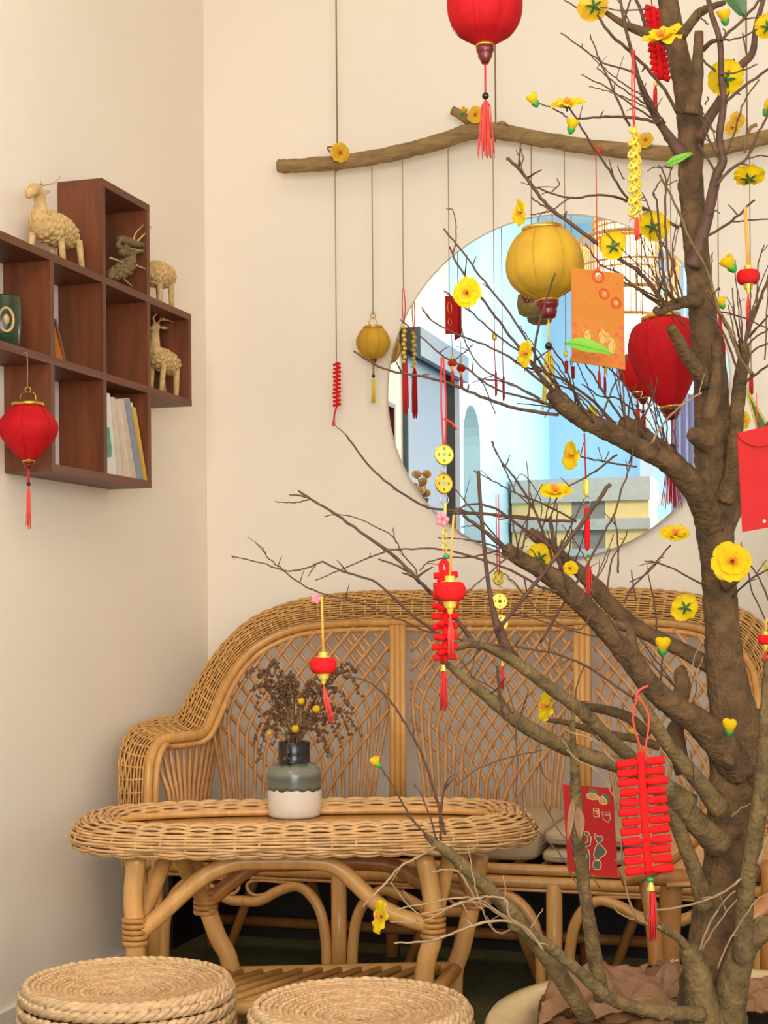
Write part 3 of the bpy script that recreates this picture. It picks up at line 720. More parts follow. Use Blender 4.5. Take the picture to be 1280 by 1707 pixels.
BRL = [tp(800, 1425, cb), tp(788, 1500, cb), tp(770, 1580, cb), tp(757, 1625, cb)]; BRL.append(Vector((BRL[-1].x, BRL[-1].y, .001)))
legs = []
for l in (FLL, FRL, BLL, BRL):
    legs.append(part('leg', MB().tube(spl(l, 4), .0215, 10), M['rattan'], table))
def joint(l, z):
    for p, q in zip(l, l[1:]):
        if p.z >= z >= q.z: return p.lerp(q, (p.z - z) / max(1e-6, p.z - q.z))
    return l[-1].copy()
zj = tp(230, 1552, cf).z
fa = [joint(FLL, zj) + tdir * .012, tp(262, 1530, cf), tp(330, 1468, cf), tp(385, 1440, cf), tp(440, 1436, cf), tp(530, 1437, cf), tp(570, 1452, cf), tp(640, 1515, cf), joint(FRL, zj) - tdir * .012]
part('arch_brace', MB().tube(spl(fa, 4), .0185, 10), M['rattan'], table)
ba = [joint(BLL, zj), tp(350, 1500, cb), tp(420, 1446, cb), tp(470, 1440, cb), tp(640, 1440, cb), tp(700, 1470, cb), joint(BRL, zj)]
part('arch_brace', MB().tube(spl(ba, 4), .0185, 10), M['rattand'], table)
for A, B in ((FLL, BLL), (FRL, BRL)):
    a, c = joint(A, zj), joint(B, zj); up = Vector((0, 0, TZ - .075 - zj))
    sa = [a, a.lerp(c, .22) + up * .45, a.lerp(c, .42) + up * .93, a.lerp(c, .58) + up * .93, a.lerp(c, .78) + up * .45, c]
    part('arch_brace', MB().tube(spl(sa, 4), .0175, 10), M['rattan'], table)
for l, o in zip((FLL, FRL, BLL, BRL), legs):
    j = joint(l, zj); binding(j + Vector((0, 0, .03)), j + Vector((0, 0, -.03)), .023, table)
# lower shelf
sz = .15
e = [joint(l, sz) for l in (FLL, FRL, BRL, BLL)]
for i in range(4): part('shelf_rail', MB().tube([e[i], e[(i + 1) % 4]], .0165, 9), M['rattan'], table)
for k in range(11):
    t = (k + .7) / 11.5
    p = e[3].lerp(e[2], t); q = e[0].lerp(e[1], max(.02, t - .16))
    part('shelf_slat', MB().tube([p + Vector((0, 0, .004)), q + Vector((0, 0, .004))], .0088, 8), M['rattan'], table)
# ================================================================ vase on the table
vz = TZ - .0238; vc = onZ(491, 1361, vz); vs_ = depth(vc) / F
m = M['vasew']; nt = m.node_tree; N = nt.nodes; Lk = nt.links; bs_ = N['Principled BSDF']
tc_ = N.new('ShaderNodeTexCoord'); sx_ = N.new('ShaderNodeSeparateXYZ'); Lk.new(tc_.outputs['Object'], sx_.inputs[0])
nz = N.new('ShaderNodeTexNoise'); nz.inputs['Scale'].default_value = 60; Lk.new(tc_.outputs['Object'], nz.inputs['Vector'])
ma = N.new('ShaderNodeMath'); ma.operation = 'MULTIPLY_ADD'; Lk.new(nz.outputs['Fac'], ma.inputs[0]); ma.inputs[1].default_value = .014; Lk.new(sx_.outputs['Z'], ma.inputs[2])
cr = N.new('ShaderNodeValToRGB'); cr.color_ramp.interpolation = 'LINEAR'
mr_ = N.new('ShaderNodeMapRange'); mr_.inputs['From Min'].default_value = 0; mr_.inputs['From Max'].default_value = .2; Lk.new(ma.outputs[0], mr_.inputs[0]); Lk.new(mr_.outputs[0], cr.inputs[0])
def stop(p, c):
    e_ = cr.color_ramp.elements.new(p); e_.color = (*lin(c), 1)
zb_ = 46 * vs_ / .2 + .035
cr.color_ramp.elements[0].color = (*lin('#dccbb6'), 1); cr.color_ramp.elements[1].color = (*lin('#1b1c1a'), 1); cr.color_ramp.elements[1].position = .98
stop(zb_ - .004, '#e2d3c0'); stop(zb_, '#3c3d30'); stop(zb_ + .05, '#6b6a58'); stop(zb_ + .14, '#56584a'); stop(zb_ + .2, '#7d7a68')
stop(min(.95, 86 * vs_ / .2 + .03), '#7a7866'); stop(min(.96, 90 * vs_ / .2 + .035), '#1b1c1a')
Lk.new(cr.outputs[0], bs_.inputs['Base Color'])
pr = [(38, 0), (42, 2), (44.5, 6), (45, 20), (45, 55), (45, 70), (43, 80), (36, 87), (28, 90), (26.5, 92), (26.5, 105), (26.8, 124), (25.5, 125.5), (23.5, 124), (23, 100), (22, 92), (35, 80), (40, 60), (39, 8)]
va = root('ceramic_vase', 'bottle shaped vase with dark neck, grey glaze and cream base on the wicker table', 'vase', vc)
part('vase_body', MB().lathe([(r * vs_, z * vs_) for r, z in pr], vc, 40), M['vasew'], va)
nk = vc + Vector((0, 0, 122 * vs_))
bq = root('dried_bouquet', 'bunch of dried brown seed sprays with yellow buds in the table vase', 'dried flowers', vc + Vector((0, 0, 92 * vs_)))
random.seed(11)
ends = [(408, 1125), (418, 1150), (432, 1128), (448, 1112), (425, 1185), (440, 1160), (460, 1150), (478, 1137), (485, 1165), (500, 1180), (470, 1185), (520, 1150), (530, 1148), (545, 1170), (560, 1150), (580, 1130), (596, 1118), (602, 1160), (590, 1190), (585, 1230), (600, 1225), (565, 1215), (545, 1225), (550, 1265), (422, 1240), (440, 1220), (455, 1240), (430, 1270), (478, 1268), (510, 1215), (530, 1200), (465, 1205), (450, 1200), (572, 1245), (535, 1238)]
for k, (x, y) in enumerate(ends):
    D0 = depth(vc) + U(-.06, .05); e = P(x, y, D0)
    base = nk + Vector((U(-.014, .014), U(-.014, .014), -.045)); mouth = nk + Vector((U(-.015, .015), U(-.015, .015), 0))
    hi = max(mouth.z, e.z) + .02 + abs(e.x - nk.x) * .25
    midp = mouth.lerp(e, .72); midp.z = max(midp.z, e.z + .012 if y < 1160 else e.z + .05 + U(0, .03))
    q = spl([base, mouth, mouth.lerp(midp, .5) + Vector((0, 0, .015)), midp, e], 6)
    st = part('stem', MB().tube(q, [.0016 * (1.2 - .8 * i / len(q)) for i in range(len(q))], 4), M['dstem'], bq)
    b = MB()
    n_ = 26
    for i in range(n_):
        t = .52 + .48 * i / n_; u_ = t * (len(q) - 1); a_ = int(min(u_, len(q) - 2))
        c = q[a_].lerp(q[a_ + 1], u_ - a_) + Vector((U(-1, 1), U(-1, 1), U(-1, 1))) * .0055
        b.ell(c, (U(.0026, .005),) * 3, None, 6, 4)
    o = part('seed_spray', b, M['driedp'], st); o['kind'] = 'stuff'
for (x, y, s) in ((502, 1169, 6), (527, 1182, 7), (492, 1215, 7), (449, 1222, 4)):
    c = P(x, y, depth(vc) - .07); r = s * vs_
    bd_ = part('flower_bud', MB().ell(c, (r, r, r * .9), None, 8, 5).ell(c + Vector((r * .4, -r * .2, r * .3)), (r * .6, r * .6, r * .6), None, 7, 4), M['petal'], bq)
    part('bud_stalk', MB().tube([c, c.lerp(nk, .6) + Vector((0, 0, .01)), nk + Vector((0, 0, -.02))], .0010, 4), M['dstem'], bd_)
# ================================================================ stools
def stool(cx, cy, Z, rad, label):
    c = onZ(cx, cy, Z); st = root('seagrass_stool', label, 'stool', (c.x, c.y, 0), 'braided seagrass stools')
    rr = .0125; nrow = int((Z - .03) / (rr * 1.75))
    part('stool_core', MB().lathe([(rad - .02, .004), (rad - .014, .03), (rad - .014, Z - .05), (rad - .03, Z - .022), (rad * .8, Z - .026), (rad * .55, Z - .036), (.02, Z - .048)], (c.x, c.y, 0), 40), M['core'], st)
    def coil(R_, z, r, m, tilt, ln=2.0, sl=.34):
        b = MB(); n_ = max(6, int(2 * PI * R_ / (r * 1.55))); off = U(0, 6)
        for i in range(n_):
            a = 2 * PI * i / n_ + off + U(-.01, .01)
            rad_ = Vector((math.cos(a), math.sin(a), 0)); tan = Vector((-math.sin(a), math.cos(a), 0))
            nn = (rad_ * math.cos(tilt) + UP * math.sin(tilt)); vv = (UP * math.cos(tilt) - rad_ * math.sin(tilt))
            ax = (tan + vv * sl + nn * .10).normalized(); cz = ax.cross(nn).normalized(); by = cz.cross(ax)
            Mx = Matrix((ax, by, cz)).transposed(); q = U(.9, 1.1)
            b.ell(Vector((c.x, c.y, z)) + rad_ * R_ + nn * U(-.0008, .0008), (r * ln * q, r * .60, r * .62 * q), Mx, 7, 5)
        part('braid_coil', b, m, st)
    zs = Z - .026
    for k in range(nrow):
        z = zs - k * rr * 1.75
        if z < rr: break
        coil(rad - .006 + .004 * math.sin(k * .6), z, rr, M['seag'], 0.0, 2.0, .40)
    coil(rad - .012, Z - .010, .0115, M['seag'], .9, 2.0, .4)
    R_ = rad - .024; k = 0
    while R_ > .006:
        t = R_ / rad; z = Z - .004 - .034 * (1 - t) ** .75
        coil(R_, z, .0078, M['seag2'] if k % 3 else M['seag'], PI / 2 - .15, 1.9, .42)
        R_ -= .0098; k += 1
    part('foot_ring', MB().tube([(c.x + (rad - .02) * math.cos(2 * PI * i / 40), c.y + (rad - .02) * math.sin(2 * PI * i / 40), .009) for i in range(40)], .008, 6, closed=True), M['core'], st)
random.seed(5)
stool(212, 1629, .318, .199, 'round braided seagrass stool at the lower left by the wall')
stool(601, 1668, .318, .196, 'round braided seagrass stool nearest the plant pot, in front of the table')
# ================================================================ rattan armchair (behind the tree)
AC = P(1230, 1480, 3.35); 
ch = root('rattan_armchair', 'amber rattan armchair half hidden behind the tree trunk', 'chair', (AC.x, AC.y, 0))
def A(px, py, D): return P(px, py, D)
def gp(px, py, D): v = P(px, py, D); return Vector((v.x, v.y, .001))
for pts, r in (([A(1072, 1450, 3.22), A(1090, 1560, 3.2), gp(1108, 1640, 3.19)], .0155), ([A(1122, 1440, 3.3), A(1116, 1540, 3.3), gp(1110, 1640, 3.3)], .024), ([A(1285, 1440, 3.2), A(1283, 1560, 3.2), gp(1282, 1640, 3.2)], .02), ([A(1330, 1440, 3.55), A(1330, 1560, 3.55), gp(1330, 1640, 3.55)], .02)):
    part('leg', MB().tube(spl(pts, 4), r, 10), M['rattand'], ch)
part('arm', MB().tube(spl([A(1035, 1462, 3.2), A(1080, 1448, 3.2), A(1130, 1415, 3.2), A(1165, 1385, 3.22), A(1200, 1345, 3.26), A(1250, 1330, 3.4), A(1330, 1330, 3.5)], 5), .021, 10), M['rattand'], ch)
for (a, b_) in (((1040, 1462), (1170, 1466)), ((1165, 1470), (1300, 1445))):
    part('seat_rail', MB().tube([A(*a, 3.24), A((a[0] + b_[0]) / 2, (a[1] + b_[1]) / 2 - 3, 3.24), A(*b_, 3.26)], .019, 10), M['rattand'], ch)
part('arm', MB().tube(spl([A(1235, 1545, 3.1), A(1262, 1525, 3.1), A(1300, 1495, 3.12), A(1360, 1480, 3.2)], 4), .02, 10), M['rattand'], ch)
part('arm', MB().tube(spl([A(1240, 1568, 3.12), A(1268, 1548, 3.12), A(1300, 1520, 3.14), A(1360, 1505, 3.22)], 4), .015, 10), M['rattand'], ch)
b = MB()
for k in range(14):
    y = 1415 + k * 4.6
    b.tube([A(1130 - k * 1.5, y, 3.28 - .004 * k), A(1200, y - 3, 3.3 - .004 * k), A(1300, y - 14, 3.34 - .004 * k)], .0062, 5)
part('woven_seat', b, M['cane'], ch, kind='stuff')
part('seat_base', MB().prism([A(1130, 1418, 3.34), A(1320, 1402, 3.40), A(1320, 1462, 3.32), A(1112, 1474, 3.27)], (0, .01, -.012)), M['core'], ch, False)
for k in range(7):
    x = 1216 + k * 14
    part('back_cane', MB().tube([A(x, 1340, 3.36), A(x - 2, 1420, 3.34)], .0058, 6), M['cane'], ch)
for y in (1355, 1368, 1381, 1394): part('back_cane', MB().tube([A(1210, y, 3.35), A(1310, y - 6, 3.36)], .005, 5), M['cane'], ch)
# ================================================================ pot and tree
FW = Vector((FWD.x, FWD.y, 0)).normalized()
TDp = 2.6
pc = P(1212, 1712, TDp); PZ = pc.z
pot = root('glazed_pot', 'wide cream glazed stoneware pot holding the blossom tree', 'pot', (pc.x, pc.y, 0))
part('pot_body', MB().lathe([(.24, .001), (.27, .02), (.33, .12), (.372, .22), (.388, .262), (.400, .285), (.404, .298), (.398, .308), (.380, .311), (.356, .306), (.340, .29), (.334, .25), (.30, .20), (.02, .19)], (pc.x, pc.y, 0), 64), M['pot'], pot)
part('soil', MB().lathe([(.02, .246), (.2, .25), (.33, .246)], (pc.x, pc.y, 0), 40, capb=False, capt=False), M['soil'], pot)
random.seed(21)
def crumple(c, sx, sy, rot, h, seed, label, tilt=0.0):
    rs = random.Random(seed); n, m_ = 30, 22
    ks = [(rs.uniform(-1, 1), rs.uniform(-1, 1), rs.uniform(.15, .6), rs.uniform(0, 6.3), rs.uniform(4, 11)) for _ in range(9)]
    rows = []
    for i in range(n):
        row = []
        for j in range(m_):
            u, v = 2 * i / (n - 1) - 1, 2 * j / (m_ - 1) - 1
            z = 0
            for (a, b_, am, ph, fr) in ks: z += am * abs(math.sin((u * a + v * b_) * fr + ph)) * .34
            z = z * h * .75 + h * .35 * (1 - u * u) * (1 - v * v) - h * .6
            x = u * sx * (1 + .07 * math.sin(7 * v + seed)) + rs.uniform(-.003, .003); y = v * sy * (1 + .08 * math.sin(6 * u + seed)) + rs.uniform(-.003, .003)
            xr, yr = x * math.cos(rot) - y * math.sin(rot), x * math.sin(rot) + y * math.cos(rot)
            p = Vector((c[0] + xr, c[1] + yr, c[2] + z + tilt * y + rs.uniform(-.0012, .0012)))
            dv_ = Vector((p.x - pc.x, p.y - pc.y)); L0 = .315
            if dv_.length > L0: dv_ = dv_.normalized() * L0; p.x, p.y = pc.x + dv_.x, pc.y + dv_.y
            p.z = max(p.z, .2505); row.append(p)
        rows.append(row)
    b = MB().grid(rows); b.grid([[p + Vector((0, 0, -.0012)) for p in reversed(r)] for r in rows])
    cc_ = rows[n // 2][m_ // 2]
    o = root('wrapping_paper', label, 'paper', cc_, 'brown paper in the pot')
    autosharp(part('crumpled_sheet', b, M['paper'], o), 28)
def pz(px, py, z): v = onZ(px, py, z); return (v.x, v.y, z)
crumple(pz(975, 1655, .315), .15, .11, .5, .085, 1, 'crumpled brown paper sheet at the left of the pot around the thin stems', .1)
crumple(pz(900, 1690, .285), .085, .12, -.3, .06, 2, 'crumpled brown paper edge tucked against the left pot rim')
crumple(pz(1090, 1630, .30), .14, .10, -.2, .075, 3, 'crumpled brown paper with dark folds at the back of the pot', .15)
crumple(pz(1010, 1700, .275), .14, .07, .2, .05, 4, 'smooth pale brown paper sheet at the front left of the pot')
crumple(pz(1250, 1660, .285), .12, .12, .4, .07, 5, 'crumpled brown paper right of the trunk base')
tree = root('blossom_tree', 'bare branched apricot tree with artificial yellow blossoms in the cream pot', 'tree', (pc.x, pc.y, .25))
random.seed(33)
def path3(pts, D0, D1, k=5):
    P_ = []; n = len(pts); l = [0]
    for a, b_ in zip(pts, pts[1:]): l.append(l[-1] + math.dist(a[:2], b_[:2]))
    out = []; rr = []
    for i, p in enumerate(pts):
        f = l[i] / l[-1]; D = D0 + (D1 - D0) * f; out.append(P(p[0], p[1], D)); rr.append(p[2] * D / F)
    v = spl(out, k) if n > 2 else [out[0].lerp(out[1], i / k) for i in range(k + 1)]
    rs = []
    for i in range(len(v)):
        t = i / k; a = min(int(t), n - 2); f = min(1, t - a); rs.append(rr[a] * (1 - f) + rr[a + 1] * f)
    return v, rs
def limb(name, pts, D0=2.6, D1=2.6, m='bark', n=12, jit=.05, k=6):
    v, rs = path3(pts, D0, D1, k)
    b = MB(); b.tube(v, rs, n, jit=jit)
    L0 = sum((v[i + 1] - v[i]).length for i in range(len(v) - 1))
    for _ in range(int(L0 / .045)):      # knots and bark warts
        i = random.randrange(1, len(v) - 1); d_ = (v[i + 1] - v[i - 1]).normalized(); u_ = (d_.orthogonal().normalized()); w_ = d_.cross(u_); a = U(0, 6.28)
        nn = u_ * math.cos(a) + w_ * math.sin(a); q = rs[i] * U(.16, .42); Mx = Matrix((d_, nn.cross(d_), nn)).transposed()
        b.ell(v[i] + nn * rs[i] * .9, (q * U(1, 1.9), q * 1.1, q * .7), Mx, 8, 5)
    return part(name, b, M[m], tree), v, rs
# knobbly bark relief on trunk via extra rings
tr_pts = [(1186, 1722, 66), (1182, 1680, 56), (1184, 1620, 46), (1190, 1560, 41), (1203, 1490, 37), (1213, 1410, 38), (1222, 1330, 42), (1228, 1260, 44), (1226, 1205, 43), (1215, 1150, 35), (1207, 1090, 31), (1203, 1040, 29), (1199, 980, 28), (1195, 920, 29), (1191, 870, 33), (1193, 820, 36), (1192, 780, 34), (1188, 730, 31), (1186, 680, 29), (1184, 630, 28), (1178, 580, 26), (1172, 530, 23), (1166, 470, 21), (1160, 410, 20.5), (1155, 350, 20.5), (1151, 290, 20), (1152, 245, 21), (1150, 200, 22), (1143, 150, 20), (1130, 90, 18), (1118, 30, 17), (1108, -40, 16), (1098, -160, 14), (1092, -300, 11), (1094, -430, 8)]
limb('trunk', tr_pts, 2.6, 2.62, 'bark', 18, .05, 6)
# D convention: from trunk (2.6) outward
LIM = [
 ([(1104, -80, 11), (1060, -160, 9), (1000, -230, 7), (960, -310, 5)], 2.6, 2.5, 'bark'),
 ([(1098, -140, 11), (1150, -230, 8), (1190, -330, 6), (1210, -420, 4)], 2.62, 2.7, 'bark'),
 ([(1190, 880, 27), (1168, 830, 24), (1140, 795, 20), (1105, 765, 18), (1062, 745, 16), (1020, 722, 16), (980, 703, 16), (950, 684, 16), (932, 668, 16), (920, 655, 12)], 2.6, 2.42, 'bark'),
 ([(1190, 860, 22), (1165, 815, 18), (1135, 780, 15), (1108, 752, 13), (1085, 735, 13), (1062, 718, 14), (1048, 710, 14), (1036, 702, 10)], 2.62, 2.75, 'bark'),
 ([(1225, 1130, 16), (1180, 1108, 14), (1140, 1085, 13), (1098, 1065, 13), (1055, 1042, 13), (1012, 1003, 14), (995, 982, 15), (965, 952, 11), (920, 915, 10), (882, 886, 9)], 2.62, 2.72, 'bark'),
 ([(1235, 1290, 30), (1200, 1240, 28), (1165, 1205, 24), (1130, 1182, 21), (1090, 1150, 19), (1055, 1105, 18), (1020, 1062, 17), (985, 1022, 17), (958, 995, 18), (932, 970, 19), (900, 950, 14), (868, 932, 13), (843, 915, 12)], 2.58, 2.40, 'bark'),
 ([(1150, 1340, 18), (1100, 1305, 15), (1050, 1262, 12), (1010, 1225, 11), (965, 1182, 11), (915, 1145, 11), (865, 1108, 10), (815, 1078, 9), (785, 1072, 8), (760, 1078, 8)], 2.52, 2.36, 'bark2'),
 ([(1200, 1410, 24), (1150, 1360, 20), (1105, 1312, 18), (1050, 1283, 14), (1000, 1266, 13), (940, 1245, 13), (880, 1213, 13), (840, 1184, 12), (805, 1155, 10), (785, 1140, 9), (755, 1115, 6), (736, 1101, 5)], 2.55, 2.32, 'bark2'),
 ([(1200, 1350, 18), (1167, 1306, 14), (1135, 1268, 13), (1111, 1238, 12), (1085, 1198, 11), (1062, 1160, 11)], 2.52, 2.44, 'bark2'),
 ([(1100, 1245, 8), (1060, 1232, 7), (1020, 1225, 7), (990, 1218, 6), (940, 1204, 5), (905, 1200, 3)], 2.62, 2.66, 'bark'),
 ([(1080, 1225, 10), (1050, 1198, 9), (1020, 1186, 9), (985, 1179, 7), (960, 1172, 4)], 2.66, 2.72, 'bark'),
 ([(1175, 1512, 16), (1158, 1452, 13), (1142, 1410, 13), (1122, 1360, 13), (1098, 1318, 12), (1080, 1295, 10)], 2.54, 2.5, 'bark2'),
 ([(1003, 1665, 14), (990, 1590, 13), (978, 1510, 11), (968, 1440, 11), (962, 1380, 11), (960, 1330, 10), (958, 1280, 8), (955, 1230, 5), (955, 1170, 3)], 2.5, 2.36, 'bark2'),
 ([(980, 1700, 14), (945, 1645, 15), (900, 1580, 14), (860, 1530, 13), (830, 1497, 12), (800, 1470, 12), (760, 1432, 10), (728, 1408, 8), (708, 1390, 4)], 2.46, 2.34, 'bark2'),
 ([(1170, 1692, 14), (1110, 1688, 12), (1060, 1680, 11), (1010, 1660, 11), (960, 1615, 10), (920, 1582, 10), (885, 1558, 10), (852, 1540, 9)], 2.44, 2.28, 'bark2'),
 ([(1180, 1720, 34), (1170, 1670, 26), (1163, 1625, 22), (1150, 1590, 18), (1148, 1578, 14)], 2.48, 2.46, 'bark2'),
 ([(1160, 1600, 9), (1135, 1568, 7), (1115, 1552, 8), (1100, 1544, 8)], 2.47, 2.42, 'bark2'),
 ([(1208, 1722, 28), (1222, 1640, 26), (1238, 1585, 22), (1262, 1555, 21), (1300, 1540, 21), (1340, 1535, 20)], 2.52, 2.5, 'bark2'),
 ([(1238, 1600, 18), (1240, 1540, 15), (1243, 1490, 14), (1254, 1420, 15), (1266, 1340, 14), (1273, 1260, 12), (1277, 1180, 10), (1282, 1100, 8)], 2.48, 2.44, 'bark2'),
 ([(1195, 900, 22), (1222, 845, 17), (1238, 810, 15), (1256, 770, 13), (1280, 722, 12), (1310, 680, 10)], 2.6, 2.7, 'bark'),
 ([(1205, 835, 18), (1220, 790, 15), (1225, 740, 13), (1228, 690, 12), (1233, 640, 12), (1239, 600, 9.5), (1241, 572, 8)], 2.58, 2.52, 'bark'),
 ([(1180, 740, 18), (1160, 727, 15), (1152, 722, 11)], 2.55, 2.53, 'bark'),
 ([(1180, 700, 12), (1190, 660, 11), (1195, 610, 9), (1193, 570, 9)], 2.54, 2.52, 'bark'),
 ([(1180, 640, 15), (1150, 600, 12), (1132, 570, 11), (1118, 545, 8)], 2.55, 2.48, 'bark'),
 ([(1165, 500, 12), (1140, 504, 10), (1118, 510, 9), (1100, 520, 7), (1092, 516, 6)], 2.56, 2.48, 'bark'),
 ([(1152, 190, 14), (1160, 140, 12), (1163, 95, 9), (1165, 52, 7)], 2.54, 2.52, 'bark'),
 ([(1155, 445, 14), (1168, 400, 11), (1180, 360, 9), (1188, 320, 9), (1196, 288, 8), (1205, 268, 7), (1199, 230, 6), (1206, 170, 6), (1202, 130, 5), (1200, 70, 5), (1185, 20, 4.5), (1177, -25, 4)], 2.58, 2.48, 'twig'),
 ([(1160, 235, 13), (1180, 200, 9), (1205, 160, 8), (1232, 113, 7), (1254, 88, 6), (1260, 45, 4.5), (1272, 0, 4), (1278, -30, 3)], 2.6, 2.7, 'twig'),
 ([(1135, 60, 10), (1150, 40, 8), (1165, 22, 8), (1185, 12, 6), (1208, 4, 4)], 2.6, 2.62, 'bark'),
 ([(1140, 265, 14), (1122, 238, 9), (1108, 218, 7), (1090, 192, 5), (1070, 150, 4), (1055, 95, 3.2), (1040, 35, 2.6), (1032, -15, 2)], 2.58, 2.5, 'twig'),
 ([(1130, 85, 9), (1100, 60, 9), (1078, 55, 9), (1040, 40, 6), (1012, 22, 4), (990, 8, 3)], 2.62, 2.66, 'bark'),
 ([(1130, 1180, 14), (1138, 1150, 15), (1134, 1120, 11), (1130, 1113, 7)], 2.62, 2.64, 'bark'),
 ([(1140, 1290, 14), (1125, 1230, 16), (1130, 1205, 12)], 2.62, 2.63, 'bark'),
 ([(1065, 1110, 10), (1052, 1075, 11), (1050, 1050, 8), (1030, 1042, 8), (1018, 1038, 6)], 2.5, 2.54, 'bark'),
 ([(1205, 975, 14), (1225, 966, 8), (1238, 952, 7), (1246, 940, 5)], 2.58, 2.56, 'bark'),
 ([(858, 1100, 9), (842, 1075, 9), (832, 1050, 9), (825, 1030, 6), (818, 1000, 4), (811, 950, 3.5), (805, 890, 3.5), (800, 830, 3.3), (797, 785, 3.2)], 2.42, 2.36, 'twig'),
]
for L in LIM: limb('branch', *L[:1], D0=L[1], D1=L[2], m=L[3], n=12 if L[0][0][2] > 10 else 9)
